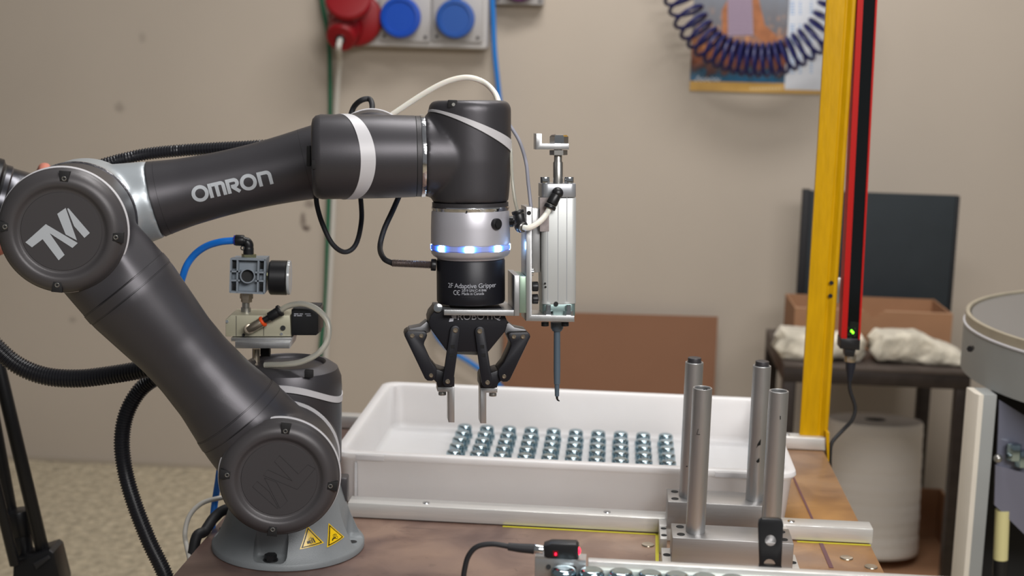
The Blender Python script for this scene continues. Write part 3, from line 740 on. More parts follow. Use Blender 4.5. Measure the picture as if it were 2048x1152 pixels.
# elliptical clamp seams across the tube
for (t0, t1) in ((.083, .096), (.268, .281)):
    for tt in (t0, t1):
        band(U1, ax, -AN, prof_r(tt) - .0002, lambda a, tt=tt: tt - .0004, lambda a, tt=tt: tt + .0004, 'seam_line', M_SEAM, robot, thick=.0003)
    bb = B()
    bb.lathe([(prof_r(t0 + .001) - .001, t0 + .001), (prof_r(t0 + .001) + .0006, t0 + .0014), (prof_r(t1 - .001) + .0006, t1 - .0014), (prof_r(t1 - .001) - .001, t1 - .001)], U1, ax, 90)
    part('clamp_ring', bb, M_GREY, robot)

def joint_cap(E, logo, rotdeg, lab):
    """round cover facing the camera, centre E, outer radius RC"""
    n = -AN
    c = part('joint_cover', B().lathe([(RC - .004, -.0042), (RC + .0002, -.0042), (RC + .0004, .0000), (RC - .0006, .0008), (RC - .0016, .0040), (RC - .005, .0095), (RC - .010, .0128), (RC - .0155, .0135), (RC - .0185, .0118), (RC - .0205, .0088), (RC - .0225, .0082), (0, .0082)], E, n, 96), M_CAP, robot, lab, sharp=60)
    part('cover_rim', B().lathe([(RC - .0030, -.0095), (RC + .0012, -.0095), (RC + .0018, -.0075), (RC + .0016, -.0050), (RC + .0006, -.0042), (RC - .0030, -.0042)], E, n, 96), M_BAND, robot, 'thin silver rim')
    part('cover_disc', B().lathe([(0, .0088), (RC - .0245, .0088), (RC - .0238, .0080)], E, n, 80), M_CAPIN, c)
    for k in range(4):
        a = radians(90 * k + rotdeg); dv = AX * cos(a) + V((0, 0, sin(a))); tv = -AX * sin(a) + V((0, 0, cos(a)))
        Mx = Matrix((( tv.x, dv.x, 0, 0), (0, 0, 1, 0), (tv.z, dv.z, 0, 0), (0, 0, 0, 1)))
        # pocket: dark recess block plus hex socket screw
        pc = E + dv * (RC - .0085) + n * .0090
        pts = [pc + tv * -.0042 - dv * .0045, pc + tv * .0042 - dv * .0045, pc + tv * .0056 + dv * .0068, pc + tv * -.0056 + dv * .0068]
        pk_ = B(); pk_.prism([p + n * .0042 for p in pts], -n * .006, .0004)
        part('screw_pocket', pk_, M_SEAM, c)
        sc = B(); sc.pipe(pc - dv * .001 + n * .0040, pc - dv * .001 + n * .0054, .0026, .0013, 20); part('screw', sc, M_STEEL, c)
    if logo:
        polys = [[(172, 693), (310, 570), (527, 698), (491, 731), (337, 632), (438, 778), (398, 815), (289, 672), (217, 727)],
                 [(388, 500), (445, 460), (521, 680), (445, 640)], [(455, 465), (464, 462), (609, 630), (572, 663), (502, 583)]]
        off = n * .0092; cx, cy = 125.5, 461
        for P_ in polys:
            pp = []
            for x, y in P_:
                X, Yp = x / 3.3875, 280 + y / 3.3875
                if logo == 'dark':
                    dx, dy = X - 118, Yp - 469; an = radians(172); X2 = 566 + dx * cos(an) - dy * sin(an); Y2 = 962 + dx * sin(an) + dy * cos(an); X, Yp = X2, Y2
                q = plane_hit(X, Yp, E + off, n); pp.append(q)
            if logo == 'dark':
                bb = B(); bb.tube(pp + [pp[0]], .00022, 6); part('logo', bb, M_CAPIN, c, 'faint dark embossed logo outline')
            else:
                bb = B(); bb.prism(pp, n * .0003, 0); part('logo', bb, M_LOGO, c, 'silver logo shape')
    return c
joint_cap(E1, 'silver', -5, 'round cover of the elbow joint'); joint_cap(E2, 'dark', -7, 'round cover of the shoulder joint')
# --- joint between column and upper arm, bright ring
yj = .080; J1a = E1 + AN * yj; J2a = E2 + AN * yj
part('joint_ring', B().lathe([(RC - .006, 0), (RC + .0006, 0), (RC + .0006, .003), (RC - .006, .003)], J2a, AN, 90), M_BAND, robot, 'silver joint ring')
part('shoulder_joint', remesh(B().lathe([(0, .003), (RC - .002, .003), (RC - .001, .006), (RC - .002, .07), (0, .07)], J2a, AN, 80), .003, 2), M_GREY, robot)
part('joint_ring', B().lathe([(RC - .006, 0), (RC + .0004, 0), (RC + .0004, .0025), (RC - .006, .0025)], J1a, AN, 90), M_RING, robot, 'silver joint ring')

# --- elbow and forearm (plane behind the upper arm)
KF = -.016
F2 = PA(744, 298, KF); F1 = E1 + AN * (KF - KC); fax = (F2 - F1).normalized(); LF = (F2 - F1).length
fpx = lambda px: (PA(px, 428 - (px - 196) * .237, KF) - F1).dot(fax)
tS = fpx(313); tS2 = fpx(327)
fprof = [(0.0, .052), (tS * .5, .050), (tS, .0440), (fpx(340), .0405), (fpx(400), .0375), (fpx(480), .0360), (fpx(560), .0378), (fpx(612), .0405), (fpx(640), .0425), (LF, .045)]
def fr(t):
    for (a, ra), (b_, rb) in zip(fprof, fprof[1:]):
        if a <= t <= b_: return ra + (rb - ra) * (t - a) / (b_ - a)
    return fprof[-1][1]
eb = B(); eb.lathe([(0, 0), (.0625, 0), (.064, .003), (.064, .07), (.052, .086), (0, .086)], J1a + AN * .0026, AN, 72)
eb.lathe([(0, 0)] + [(fr(tS * k / 8), tS * k / 8) for k in range(9)] + [(0, tS)], F1, fax, 64)
part('elbow_casting', remesh(eb, .0026, 9), M_SILV, robot, 'silver metallic elbow casting', sharp=60)
fb = B(); ts_ = [tS + (LF - tS) * k / 60 for k in range(61)]
# smooth the piecewise profile
def frs(t): return sum(fr(max(0, min(LF, t + (k - 4) * .006))) for k in range(9)) / 9
fb.lathe([(0, tS)] + [(frs(t), t) for t in ts_] + [(0, LF)], F1, fax, 96)
part('forearm', fb, M_GREY, robot)
for tt in (tS + .0008, tS2, fpx(613)):
    band(F1, fax, -AN, frs(tt) - .0002, lambda a, tt=tt: tt - .00035, lambda a, tt=tt: tt + .00035, 'seam_line', M_SEAM, robot, thick=.0004)
# lettering on the forearm
fup = (-AN).cross(fax).normalized()
if fup.z < 0: fup = -fup
lt0 = fpx(392); lt1 = fpx(558)
def on_arm(u, v):
    t = lt0 + u; r_ = frs(t) + .0006; vc = -.0020 + v
    an = vc / r_
    return F1 + fax * t + fup * (r_ * sin(an)) - AN * (r_ * cos(an))
Wt = lt1 - lt0; hL = .0185; wst = .0040; lb = B()
lw = Wt / 5
def L_(path): stroke2d(densify(path, .0012), wst, on_arm, lb)
y0, y1 = -hL / 2, hL / 2; hw = wst / 2
def O_(x): L_(arc(x + .0080, -.0002, .0074, 90, 452, 40, hL / 2 - .0018))
def arch(x0, x1, top, r): return [(x0, y0)] + [(x0, top)] + [(x1 - r, top)] + arc(x1 - r, top - r, r, 90, 0, 6) + [(x1, y0)]
O_(.0002)
mx = .0200
L_([(mx, y0 + .001), (mx, y1 - hw - .001), (mx + .0120, y1 - hw - .001)] + arc(mx + .0120, y1 - hw - .0040, .003, 90, 0, 6) + [(mx + .0150, y0 + .001)]); L_([(mx + .0075, y0 + .001), (mx + .0075, y1 - hw - .001)])
rx = .0400
L_([(rx, y0 + .001), (rx, y1 - hw - .001), (rx + .0070, y1 - hw - .001)] + arc(rx + .0070, y1 - hw - .0045, .0035, 90, -90, 10) + [(rx + .0030, y1 - hw - .0080)]); L_([(rx + .0045, y1 - hw - .0082), (rx + .0115, y0 + .001)])
O_(.0548)
nx = .0757
L_([(nx, y0 + .001), (nx, y1 - hw - .001), (nx + .0080, y1 - hw - .001)] + arc(nx + .0080, y1 - hw - .0050, .004, 90, 0, 8) + [(nx + .0120, y0 + .001)])
sx_ = (Wt) / (nx + .0120 + hw)
bmesh.ops.recalc_face_normals(lb.bm, faces=lb.bm.faces[:])
part('lettering', lb, M_LOGO, robot, 'silver OMRON lettering')

# --- wrist joint 4 (axis towards the camera), behind joint 5
Y5 = 1.551
O6 = PY(940, 312, Y5)
J4 = F2
part('wrist_joint', B().lathe([(0, -.055), (.041, -.055), (.0445, -.052), (.0452, -.045), (.0452, .028), (.0440, .034), (.0395, .040), (0, .041)], J4, AN, 72), M_GREY, robot)
part('wrist_band', B().lathe([(.0448, .004), (.0462, .0045), (.0462, .0095), (.0448, .010)], J4, AN, 72), M_BAND, robot)
# --- wrist joint 5: cylinder along the arm, in front
JX = (AX + V((0, 0, .024))).normalized()          # joint 5 axis
o5 = lambda px: (plane_hit(px, 312, O6, AN) - O6).dot(JX)
R5 = .0455; xl = o5(624); xs = o5(830); xr = o5(849)
part('wrist_housing', B().lathe([(0, xl), (R5 - .010, xl), (R5 - .005, xl + .0012), (R5 - .0015, xl + .0045), (R5, xl + .010), (R5 - .0006, xs - .03), (R5 - .0016, xs), (0, xs)], O6, JX, 96), M_GREY, robot)
part('seam_line', B().lathe([(R5 - .005, xs), (R5 - .0022, xs), (R5 - .0022, xs + .0009), (R5 - .005, xs + .0009)], O6, JX, 80), M_SEAM, robot)
part('wrist_collar', B().lathe([(0, xs + .0009), (R5 - .0018, xs + .0009), (R5 - .0018, o5(841)), (0, o5(841))], O6, JX, 96), M_GREYD, robot)
part('wrist_ring', B().lathe([(R5 - .008, o5(841)), (R5 - .0008, o5(841)), (R5 - .0006, o5(842)), (R5 - .0008, xr), (R5 - .008, xr)], O6, JX, 96), M_RING, robot, 'bright faceted silver ring')
k_ = 1.0 / (o5(740) - o5(640)) * 100
bandx = lambda a, c, amp: o5(c + amp * max(-1, cos(a)))
band(O6, JX, -AN, R5 - .0004, lambda a: bandx(a, 682, 38), lambda a: bandx(a, 699, 51), 'wrist_band', M_BAND, robot, label='silver crescent band')
# screw pocket on the cap end
b = B(); b.box(plane_hit(631, 329, O6 - AN * .0402, AN), (.008, .006, .010), .001); part('screw_pocket', b, M_SEAM, robot)
b = B(); b.box(plane_hit(618, 312, O6 - AN * .010, AN), (.0045, .006, .022), .001); part('clip', b, M_SEAM, robot)

# --- tool frame: tilted slightly, z axis = TU
TILT = radians(3.0)
JXv = JX
TU = (AN * sin(TILT) + V((0, 0, cos(TILT)))); TU = (TU - JXv * TU.dot(JXv)).normalized()
TN = JXv.cross(TU).normalized()            # towards the back
if TN.y < 0: TN = -TN
def PT(px, py, n=0.0): return plane_hit(px, py, O6 + TN * n, TN)
tu = lambda py, px=940: (PT(px, py) - O6).dot(TU)
R6 = .0448
hb = B()
zt6 = tu(201); zb6 = tu(404)
hb.lathe([(0, zb6), (R6 - .0035, zb6), (R6 - .0022, zb6 + .010), (R6, zb6 + .045), (R6, zt6 - .009), (R6 - .0015, zt6 - .004), (R6 - .005, zt6 - .0008), (R6 - .010, zt6), (0, zt6)], O6, TU, 80)
hb.lathe([(0, xr), (R5 - .0016, xr), (R5 - .0022, xr + .012), (R5 - .004, 0), (0, 0)], O6, JX, 80)
part('tool_joint_housing', remesh(hb, .0022, 6), M_GREY, robot, sharp=60)
bx_ = lambda a, A, Bc, C: tu(A + Bc * sin(a) + C * cos(a))     # a=0 front, sin(a)=+1 on the right
sgn = 1 if TU.cross(-TN).x > 0 else -1
f_hi = lambda a: bx_(a * 1, 251.5, 31.5 * sgn, -10.5); f_lo = lambda a: bx_(a, 267.5, 41.5 * sgn, -13.5)
band(O6, TU, -TN, R6 - .0004, f_lo, f_hi, 'joint_band', M_BAND, robot, label='silver slanting band', a0=-90, a1=90)
band(O6, TU, -TN, R6 - .0004, lambda a: f_lo(a) - .0013, f_lo, 'seam_line', M_SEAM, robot, a0=-90, a1=90, thick=.0005)
b = B(); b.box(PT(905, 208, -.0355), (.010, .007, .0085), .001); part('screw_pocket', b, M_SEAM, robot)
b = B(); b.cyl(PT(907, 209, -.0385), PT(907, 209, -.0394), .0018, n=14); part('screw', b, M_STEEL, robot)

# --- flange with light ring
zf = lambda py: tu(py)
part('seam_line', B().lathe([(.036, zf(404)), (.0416, zf(404)), (.0416, zf(412)), (.036, zf(412))], O6, TU, 80), M_GREYD, robot)
part('flange_ring', B().lathe([(.037, zf(412)), (.0424, zf(412)), (.0428, zf(414)), (.0420, zf(420)), (.037, zf(420))], O6, TU, 90), M_RING, robot, 'bright faceted silver ring')
part('tool_flange', B().lathe([(0, zf(420)), (.0418, zf(420)), (.0426, zf(424)), (.0432, zf(455)), (.0434, zf(486)), (.0425, zf(487)), (.0425, zf(498)), (.0434, zf(499)), (.0428, zf(506)), (.0405, zf(511)), (.0375, zf(513.5)), (.0370, zf(516)), (0, zf(516))], O6, TU, 90), mat('flange_silver', (192, 190, 196), .38, .5, bump=.015, bscale=1600), robot, 'silver tool flange', sharp=50)
def led_mat():
    m = bpy.data.materials.new('led_ring'); m.use_nodes = True; N, L = nodes_of(m); bs = N['Principled BSDF']
    bs.inputs['Base Color'].default_value = srgb((150, 160, 190)) + (1,); bs.inputs['Roughness'].default_value = .3
    tc = N.new('ShaderNodeTexCoord'); sp = N.new('ShaderNodeSeparateXYZ'); L.new(tc.outputs['Object'], sp.inputs[0])
    def ma(op, a, b=0.0):
        q = N.new('ShaderNodeMath'); q.operation = op
        for i, z in enumerate((a, b)):
            if isinstance(z, (int, float)): q.inputs[i].default_value = z
            else: L.new(z, q.inputs[i])
        return q.outputs[0]
    an = ma('ARCTAN2', sp.outputs['X'], sp.outputs['Y']); c = ma('COSINE', ma('MULTIPLY', an, 8.0))
    c = ma('MAXIMUM', ma('ADD', ma('MULTIPLY', c, .5), .5), 0.0)
    wide = ma('POWER', c, 2.2); core = ma('POWER', c, 9.0)
    mx = N.new('ShaderNodeMix'); mx.data_type = 'RGBA'; L.new(core, mx.inputs[0]); mx.inputs[6].default_value = (.0, .10, 1, 1); mx.inputs[7].default_value = (.45, .8, 1, 1)
    st = ma('ADD', ma('ADD', ma('MULTIPLY', wide, 10.0), ma('MULTIPLY', core, 60.0)), 0.2)
    L.new(mx.outputs[2], bs.inputs['Emission Color']); L.new(st, bs.inputs['Emission Strength'])
    return m
part('light_ring', B().lathe([(.0420, zf(487.5)), (.0437, zf(488.5)), (.0437, zf(497)), (.0420, zf(498))], O6, TU, 96), led_mat(), robot, 'glowing blue light ring')
for px, py, n in ((991, 448, -.0355), (1020, 443, -.006)):
    c = PT(px, py, n); out = (c - (O6 + TU * (c - O6).dot(TU))).normalized()
    b = B(); b.cyl(c - out * .004, c + out * .004, .0062, n=24, bev=.0008); b.cyl(c + out * .004, c + out * .0052, .0045, n=6)
    part('flange_knob', b, M_BLKP, robot, 'black knob')
b = B(); b.cyl(PT(933, 424.5, -.0425), PT(933, 424.5, -.0430), .0010, n=10); part('flange_screw', b, M_SEAM, robot)

# ================================================================== GRIPPER
gr = thing('robot_gripper', 'black two-finger gripper with white print hanging under the robot flange', 'gripper', O6 + TU * zf(600))
R7 = .0375
part('body', B().lathe([(0, zf(516) - .0004), (.0340, zf(516) - .0004), (R7 - .001, zf(517)), (R7, zf(520)), (R7, zf(590)), (R7, zf(600)), (R7 - .0012, zf(604)), (0, zf(604))], O6, TU, 80), M_BLACK, gr)
c = PT(940, 612)
def on_body(cx, cy):
    zc = tu(cy)
    x0 = (PT(cx, cy, -R7) - O6).dot(JX)
    def fn(u, v):
        an = (x0 + u) / R7
        return O6 + TU * (zc + v) + JX * (R7 + .0003) * sin(an) - TN * (R7 + .0003) * cos(an)
    return fn
px1 = 1.549 / FPX
part('lettering', text_b('2F Adaptive Gripper', 13.4 * px1, on_body(892, 568.5), spacing=.94), M_PRINT, gr, 'white product lettering')
part('lettering', text_b('2019 S/N C-41846', 7.2 * px1, on_body(923, 575.5), spacing=.92), M_PRINT, gr, 'white serial number')
part('lettering', text_b('Made in Canada', 7.6 * px1, on_body(923, 581.8), spacing=.92), M_PRINT, gr, 'white origin print')
part('lettering', text_b('____ _____________', 3.0 * px1, on_body(923, 585.5)), mat('print_dim', (90, 92, 100), .6), gr)
fn = on_body(911, 577.5); cb = B(); s_ = px1
stroke2d([(x * s_, y * s_) for x, y in arc(-.8, 0, 4.2, 60, 300, 14)], 1.3 * s_, fn, cb)
stroke2d([(x * s_, y * s_) for x, y in arc(6.6, 0, 4.2, 60, 300, 14)], 1.3 * s_, fn, cb); stroke2d([(2.6 * s_, 0), (6.4 * s_, 0)], 1.2 * s_, fn, cb)
part('conformity_mark', cb, M_PRINT, gr, 'white CE mark')
def gp(x, y): return 780 + x / 4.115, 580 + y / 4.115
def poly_px(L, n, flip=False, cx=638):
    out = []
    for x, y in L:
        if flip: x = 2 * cx - x; y = y + 8
        out.append(PT(*gp(x, y), n))
    return out
palm = [(374, 150), (368, 170), (335, 210), (320, 255), (325, 300), (345, 335), (470, 508), (485, 512), (800, 512), (815, 505), (950, 340), (965, 290), (962, 250), (945, 205), (928, 178), (922, 152)]
part('palm', B().prism(poly_px(palm, -.0270), TN * .054, .0015), M_BLACK, gr)
part('palm_plate', B().prism(poly_px([(548, 512), (720, 512), (735, 536), (640, 532), (552, 528)], -.012), TN * .024, 0), M_STEEL, gr)
o_ = PT(914, 640, -.0272)
part('lettering', text_b('ROBOTIQ', 20 * px1, lambda u, v: o_ + JX * u + TU * v, spacing=.98), M_PRINT, gr, 'white maker lettering half hidden by the bracket')
lb2 = B()
for L in ([(492, 235), (525, 230), (520, 258), (485, 262)], [(505, 212), (548, 205), (546, 236), (512, 232)]):
    lb2.poly(poly_px(L, -.0273))
part('logo', lb2, M_PRINT, gr, 'white square logo')
b = B(); b.cyl(PT(*gp(395, 148), -.0285), PT(*gp(395, 148), -.030), .0048, n=24, bev=.0004); part('screw', b, M_CHR, gr)
def screw(par, x, y, n, r=.0025, flip=False):
    if flip: x, y = 2 * 638 - x, y + 8
    c = PT(*gp(x, y), n); b = B(); b.pipe(c + TN * .0008, c - TN * .0012, r, r * .42, 20); b.cyl(c + TN * .0005, c - TN * .0002, r * .5, n=12)
    part('screw', b, M_BRASS, par)
def capsule(x0, y0, x1, y1, w0, w1, n=8):
    a = atan2(y1 - y0, x1 - x0); out = []
    for k in range(n + 1):
        t = a + pi / 2 + pi * k / n; out.append((x0 + w0 * cos(t), y0 + w0 * sin(t)))
    for k in range(n + 1):
        t = a - pi / 2 + pi * k / n; out.append((x1 + w1 * cos(t), y1 + w1 * sin(t)))
    return out
for flip in (False, True):
    side = 'right' if flip else 'left'
    kn = part('knuckle', B().prism(poly_px([(300, 260), (345, 300), (330, 345), (240, 390), (160, 385), (140, 350), (160, 318), (250, 300)], -.012, flip), TN * .024, .001), mat('knuckle_grey', (120, 120, 122), .4, .6), gr, 'grey metal knuckle')
    ol = part('outer_link', B().prism(poly_px([(120, 380), (126, 355), (148, 338), (280, 342), (300, 352), (306, 372), (300, 395), (283, 430), (280, 450), (292, 485), (312, 530), (340, 590), (385, 645), (384, 690), (372, 735), (345, 750), (310, 748), (288, 730)], -.0235, flip), TN * .032, .0012), M_BLACK, gr)
    screw(ol, 182, 377, -.0235, flip=flip); screw(ol, 258, 377, -.0235, flip=flip); screw(ol, 338, 703, -.0235, .0024, flip)
    il = part('inner_link', B().prism(poly_px(capsule(536, 335, 478, 752, 42, 44), -.0310, flip), TN * .0060, .0008), M_BLACK, gr)
    part('inner_link', B().prism(poly_px(capsule(536, 335, 478, 752, 42, 44), .0250, flip), TN * .0060, .0008), M_BLACK, gr)
    screw(il, 538, 332, -.0310, .0028, flip); screw(il, 474, 753, -.0310, .0026, flip)
    for (x, y) in ((516, 466), (506, 536)):
        if flip: x, y = 2 * 638 - x, y
        cc = PT(*gp(x, y), -.0312); b = B(); b.box(cc, (.0042, .0008, .0034), 0); part('slot', b, M_HOLE, il)
    ft = part('finger_base', B().prism(poly_px([(352, 690), (385, 652), (440, 672), (520, 690), (531, 720), (531, 792), (395, 795), (384, 762), (356, 735)], -.0195, flip), TN * .039, .001), M_BLACK, gr)
    tip = part('fingertip', B().prism(poly_px([(392, 797), (531, 797), (531, 1090), (483, 1090), (483, 838), (392, 836)], -.0125, flip), TN * .025, .0004), M_ALU, gr, 'bare aluminium fingertip')
    b = B(); x, y = (430, 838)
    if flip: x, y = 2 * 638 - 430, 846
    c = PT(*gp(x, y), -.002); b.cyl(c, c - TU * .0036, .0042, n=24, bev=.0004); part('bolt', b, M_STEEL, tip)

# ================================================================== MOUNTING BRACKET AND PNEUMATIC CYLINDER
bk = thing('mounting_bracket', 'L-shaped aluminium bracket between gripper and pneumatic cylinder', 'bracket', PT(1040, 630))
pxp = lambda L, n: [PT(x, y, n) for x, y in L]
part('lower_plate', B().prism(pxp([(888, 619.5), (1028, 620.5), (1028, 632), (888, 630.5)], -.0395), TN * .075, .0005), M_ALU, bk)
part('upright_plate', B().prism(pxp([(1028.3, 551), (1039, 551), (1039, 632), (1028.3, 632)], -.0395), TN * .060, .0005), M_ALU, bk)
part('spacer', B().prism(pxp([(1039.2, 552), (1052, 553), (1052, 626), (1039.2, 626)], -.034), TN * .050, .0005), mat('greenish_aluminium', (150, 170, 152), .35, .7), bk)
part('angle_plate', B().prism(pxp([(1052.2, 414), (1064, 414), (1064, 630), (1149, 632), (1149, 644), (1052.2, 642)], -.030), TN * .044, .0005), M_ALU, bk)
part('side_plate', B().prism(pxp([(1064.2, 416), (1080, 417), (1080, 545), (1064.2, 545)], -.010), TN * .018, .0004), M_ALU, bk)
for px, py in ((1058, 426),):
    b = B(); b.cyl(PT(px, py, -.0298), PT(px, py, -.0306), .0024, n=18); part('screw', b, M_HOLE, bk)
for py in (573, 598):
    b = B(); c = PT(1064.5, py, -.012); b.cyl(c, c + JX * .0062, .0055, n=20, bev=.0005); part('bolt', b, M_BLKP, bk)
for px in (1097, 1137):
    b = B(); c = PT(px, 632, -.022); b.hexa(c, c + TU * .0058, .0052); b.cyl(c + TU * .0058, c + TU * .012, .0026, n=16)
    part('nut', b, M_CHR, bk)
for px in (1090, 1130):
    b = B(); c = PT(px, 644, -.016); b.cyl(c, c - TU * .0045, .0042, n=20, bev=.0004); part('bolt', b, M_BLKP, bk)
b = B(); c = PT(1061, 544, -.026); b.cyl(c - JX * .003, c + JX * .003, .004, n=20); part('pin', b, M_CHR, bk)

pc_ = thing('pneumatic_cylinder', 'pale square pneumatic cylinder standing upright right of the gripper', 'cylinder', PT(1114, 628))
CW = 35 * px1
def sqr(pcx, pcy, hw, r, n=5):
    c = PT(pcx, pcy, 0.0)
    return [c + JX * x + TN * y for x, y in rrect(hw, hw, r, n)]
CX = 1114
bm_ = B(); base = sqr(CX, 604, CW, .006); top = sqr(CX, 393, CW, .006)
bm_.prism(base, TU * (tu(393) - tu(604)), .0004); part('barrel', bm_, M_CYL, pc_)
for px in (1095, 1115.5, 1133):
    b = B(); p0 = PT(px, 602, -CW - .0002); b.prism([p0, p0 + JX * .0007, p0 + JX * .0007 + TU * (tu(396) - tu(602)), p0 + TU * (tu(396) - tu(602))], TN * .0004); part('groove', b, M_CYLE, pc_)
part('top_cap', B().prism(sqr(CX, 393, CW, .007), TU * (tu(366) - tu(393)), .0006), M_CYLE, pc_)
part('bottom_cap', B().prism(sqr(CX, 629, CW - .0008, .006), TU * (tu(604.3) - tu(629)), .0006), mat('cylinder_end_green', (128, 148, 146), .35, .6), pc_)
b = B(); b.cyl(PT(1112, 608, -CW - .0006), PT(1112, 608, -CW + .0012), .0026, n=20); part('port', b, M_HOLE, pc_)
for dx in (-24, 24):
    for nn in (-.012, .012):
        b = B(); c = PT(CX + dx, 366, nn); b.cyl(c, c + TU * .0068, .0052, n=24, bev=.0006); part('screw', b, M_CHR, pc_)
rod = part('rod', B().lathe([(0, 0), (.0054, 0), (.0054, tu(325) - tu(366)), (.0044, tu(322) - tu(366)), (.0044, tu(268) - tu(366)), (0, tu(268) - tu(366))], PT(CX + 2, 366), TU, 32), M_STEEL, pc_)
part('lock_nut', B().hexa(PT(CX + 3, 310), PT(CX + 3, 300.2), .0098), M_STEEL, pc_)
part('rod_plate', B().prism(pxp([(1072, 267), (1084, 267), (1084, 287), (1138, 287), (1138, 299), (1072, 299)], -.010), TN * .020, .0004), M_ALU, pc_)
part('top_nut', B().lathe([(0, 0), (.0100, 0), (.0102, .0010), (.0102, .0072), (.0085, .0090), (.0050, .0098), (0, .0098)], PT(CX + 4, 286.6), TU, 6), M_CHR, pc_)
b = B(); b.prism([PT(1080, 395, -CW - .0003), PT(1098, 395, -CW - .0003), PT(1098, 463, -CW - .0003), PT(1080, 463, -CW - .0003)], TN * .0002, 0)
part('sticker', b, mat('worn_sticker', (150, 140, 138), .6, var=.3, vscale=120), pc_)
for (x, y) in ((1090, 567), (1091, 574)):
    b = B(); c = PT(x, y, -CW - .0002); b.cyl(c, c - TN * .0003, .0012, n=10); part('screw', b, M_HOLE, pc_)

# push-in fittings
fu = thing('hose_fitting', 'black push-in fitting screwed into the top of the pneumatic cylinder', 'fitting', PT(1113, 384, -.022))
b = B(); b.sphere(PT(1115, 386, -.026), .0064, n=20); b.cyl(PT(1115, 386, -.026), PT(1115, 386, -CW + .0005), .0045, n=20)
part('elbow', b, M_BLKP, fu)
b = B(); b.cyl(PT(1113, 389, -.0265), PT(1103, 408, -.0275), .0055, .0062, n=24, bev=.0006); part('body', b, M_BLKP, fu)
b = B(); b.cyl(PT(1101.5, 411, -.0275), PT(1098.5, 417, -.0278), .0066, n=24, bev=.0006); part('release_ring', b, M_BLKP, fu)
b = B(); b.pipe(PT(1103, 408.5, -.0275), PT(1101.8, 411, -.0275), .0060, .004); part('collar', b, M_STEEL, fu)
fl = thing('hose_fitting', 'black elbow fitting between the light ring and the cylinder bracket', 'fitting', PT(1040, 445, -.034))
b = B(); b.cyl(PT(1037, 428, -.034), PT(1042, 448, -.035), .0062, .0058, n=24, bev=.0006); part('body', b, M_BLKP, fl)
b = B(); b.cyl(PT(1035, 421, -.034), PT(1036.8, 427, -.034), .0068, n=24, bev=.0005); part('release_ring', b, M_BLKP, fl)
b = B(); b.sphere(PT(1042, 452, -.035), .0074, n=20); part('elbow', b, M_BLKP, fl)
b = B(); b.pipe(PT(1045, 454, -.038), PT(1048, 455, -.040), .0056, .0034); part('collar', b, M_STEEL, fl)
def hose(name, pts, r, m_, label, cat='hose', n=14, per=10, group=None):
    return single(name, B().tube(smooth_pts(pts, per), r, n), m_, label, cat, group)
hose('air_hose', [PT(1046, 454.5, -.040), PT(1056, 456, -.042), PT(1070, 450, -.041), PT(1084, 439, -.036), PT(1094, 426, -.030), PT(1099, 416, -.0278)], .0032, M_MILK, 'short milky hose joining the two black fittings beside the cylinder')
hose('air_hose', [PT(1018, 262, .02), PT(1022, 300, -.01), PT(1024, 350, -.028), PT(1029, 395, -.034), PT(1035, 422, -.034)], .0018, M_CLEAR, 'thin clear hose running down to the elbow fitting')
hose('air_hose', [PT(1012, 240, .03), PT(1024, 257, .03), PT(1040, 285, .025), PT(1052, 325, .015), PT(1057, 370, .0), PT(1062, 415, -.008)], .0020, mat('grey_hose', (140, 140, 150), .4), 'thin grey hose arching from the robot wrist to the bracket')
# milky hose over the wrist
YF = 1.655
YW = YF + .03
hose('air_hose', [PY(770, 240, YW), PY(792, 224, YW), PY(850, 186, YW), PY(895, 163, YW), PY(935, 155, YW), PY(968, 165, YW), PY(990, 187, YW - .02), PY(1000, 215, YW - .04)], .0033, M_MILK, 'milky white hose arching over the top of the robot wrist')
# probe
pb = thing('probe', 'grey-blue probe with a black bent tip hanging under the cylinder', 'probe', PT(1114, 700))
tv = lambda y: tu(y, 1114)
part('collar', B().lathe([(0, tv(644)), (.0072, tv(644)), (.0070, tv(656)), (.0050, tv(662)), (0, tv(662))], O6 + JX * ((PT(1114, 650) - O6).dot(JX)), TU, 18), M_PROBE, pb)
part('shaft', B().lathe([(0, tv(662)), (.0036, tv(662)), (.0038, tv(740)), (.0034, tv(768)), (.0028, tv(769)), (.0024, tv(792)), (0, tv(794))], O6 + JX * ((PT(1114, 710) - O6).dot(JX)), TU, 20), M_PROBE, pb)
part('tip', B().tube(smooth_pts([PT(1114, 790), PT(1114, 796), PT(1115.5, 800), PT(1119, 802)], 5), .0013, 10, rf=lambda L, i: .0016 - .00006 * i), M_BLKP, pb, 'black bent tip')

# ================================================================== CABLES ROUND THE WRIST
YB = YF + .01
hose('black_cable', [PY(632, 380, YB - .04), PY(634, 410, YB - .04), PY(645, 448, YB - .04), PY(665, 488, YB - .04), PY(690, 504, YB - .03), PY(712, 488, YB - .02), PY(723, 440, YB), PY(721, 390, YB)], .0029, M_RUB, 'black cable loop hanging under the forearm and wrist', 'cable')
hose('black_cable', [PY(800, 388, YB - .05), PY(786, 420, YB - .05), PY(768, 460, YB - .06), PY(760, 495, YB - .07), PY(768, 517, 1.55), PY(786, 527, 1.54)], .0031, M_RUB, 'black cable running from wrist to the gripper side', 'cable')
sp = thing('spring_cable_guard', 'brown spring guard on the cable entering the gripper', 'cable guard', PY(828, 528, 1.54))
A_, B_ = PY(785, 526, 1.54), PT(868, 530, -.004)
L0 = (B_ - A_).length; nn = 200
part('spring', B().tube([A_ + (B_ - A_) * (k / nn) for k in range(nn + 1)], .0042, 14, rf=lambda L, i: .0038 + .0006 * sin(i * 1.05)), mat('spring_brown', (112, 100, 96), .4, .6), sp)
b = B(); b.cyl(PT(862, 529.5, -.004), PT(872, 530, -.004), .0066, n=24, bev=.0006); part('gland', b, M_BLKP, sp)
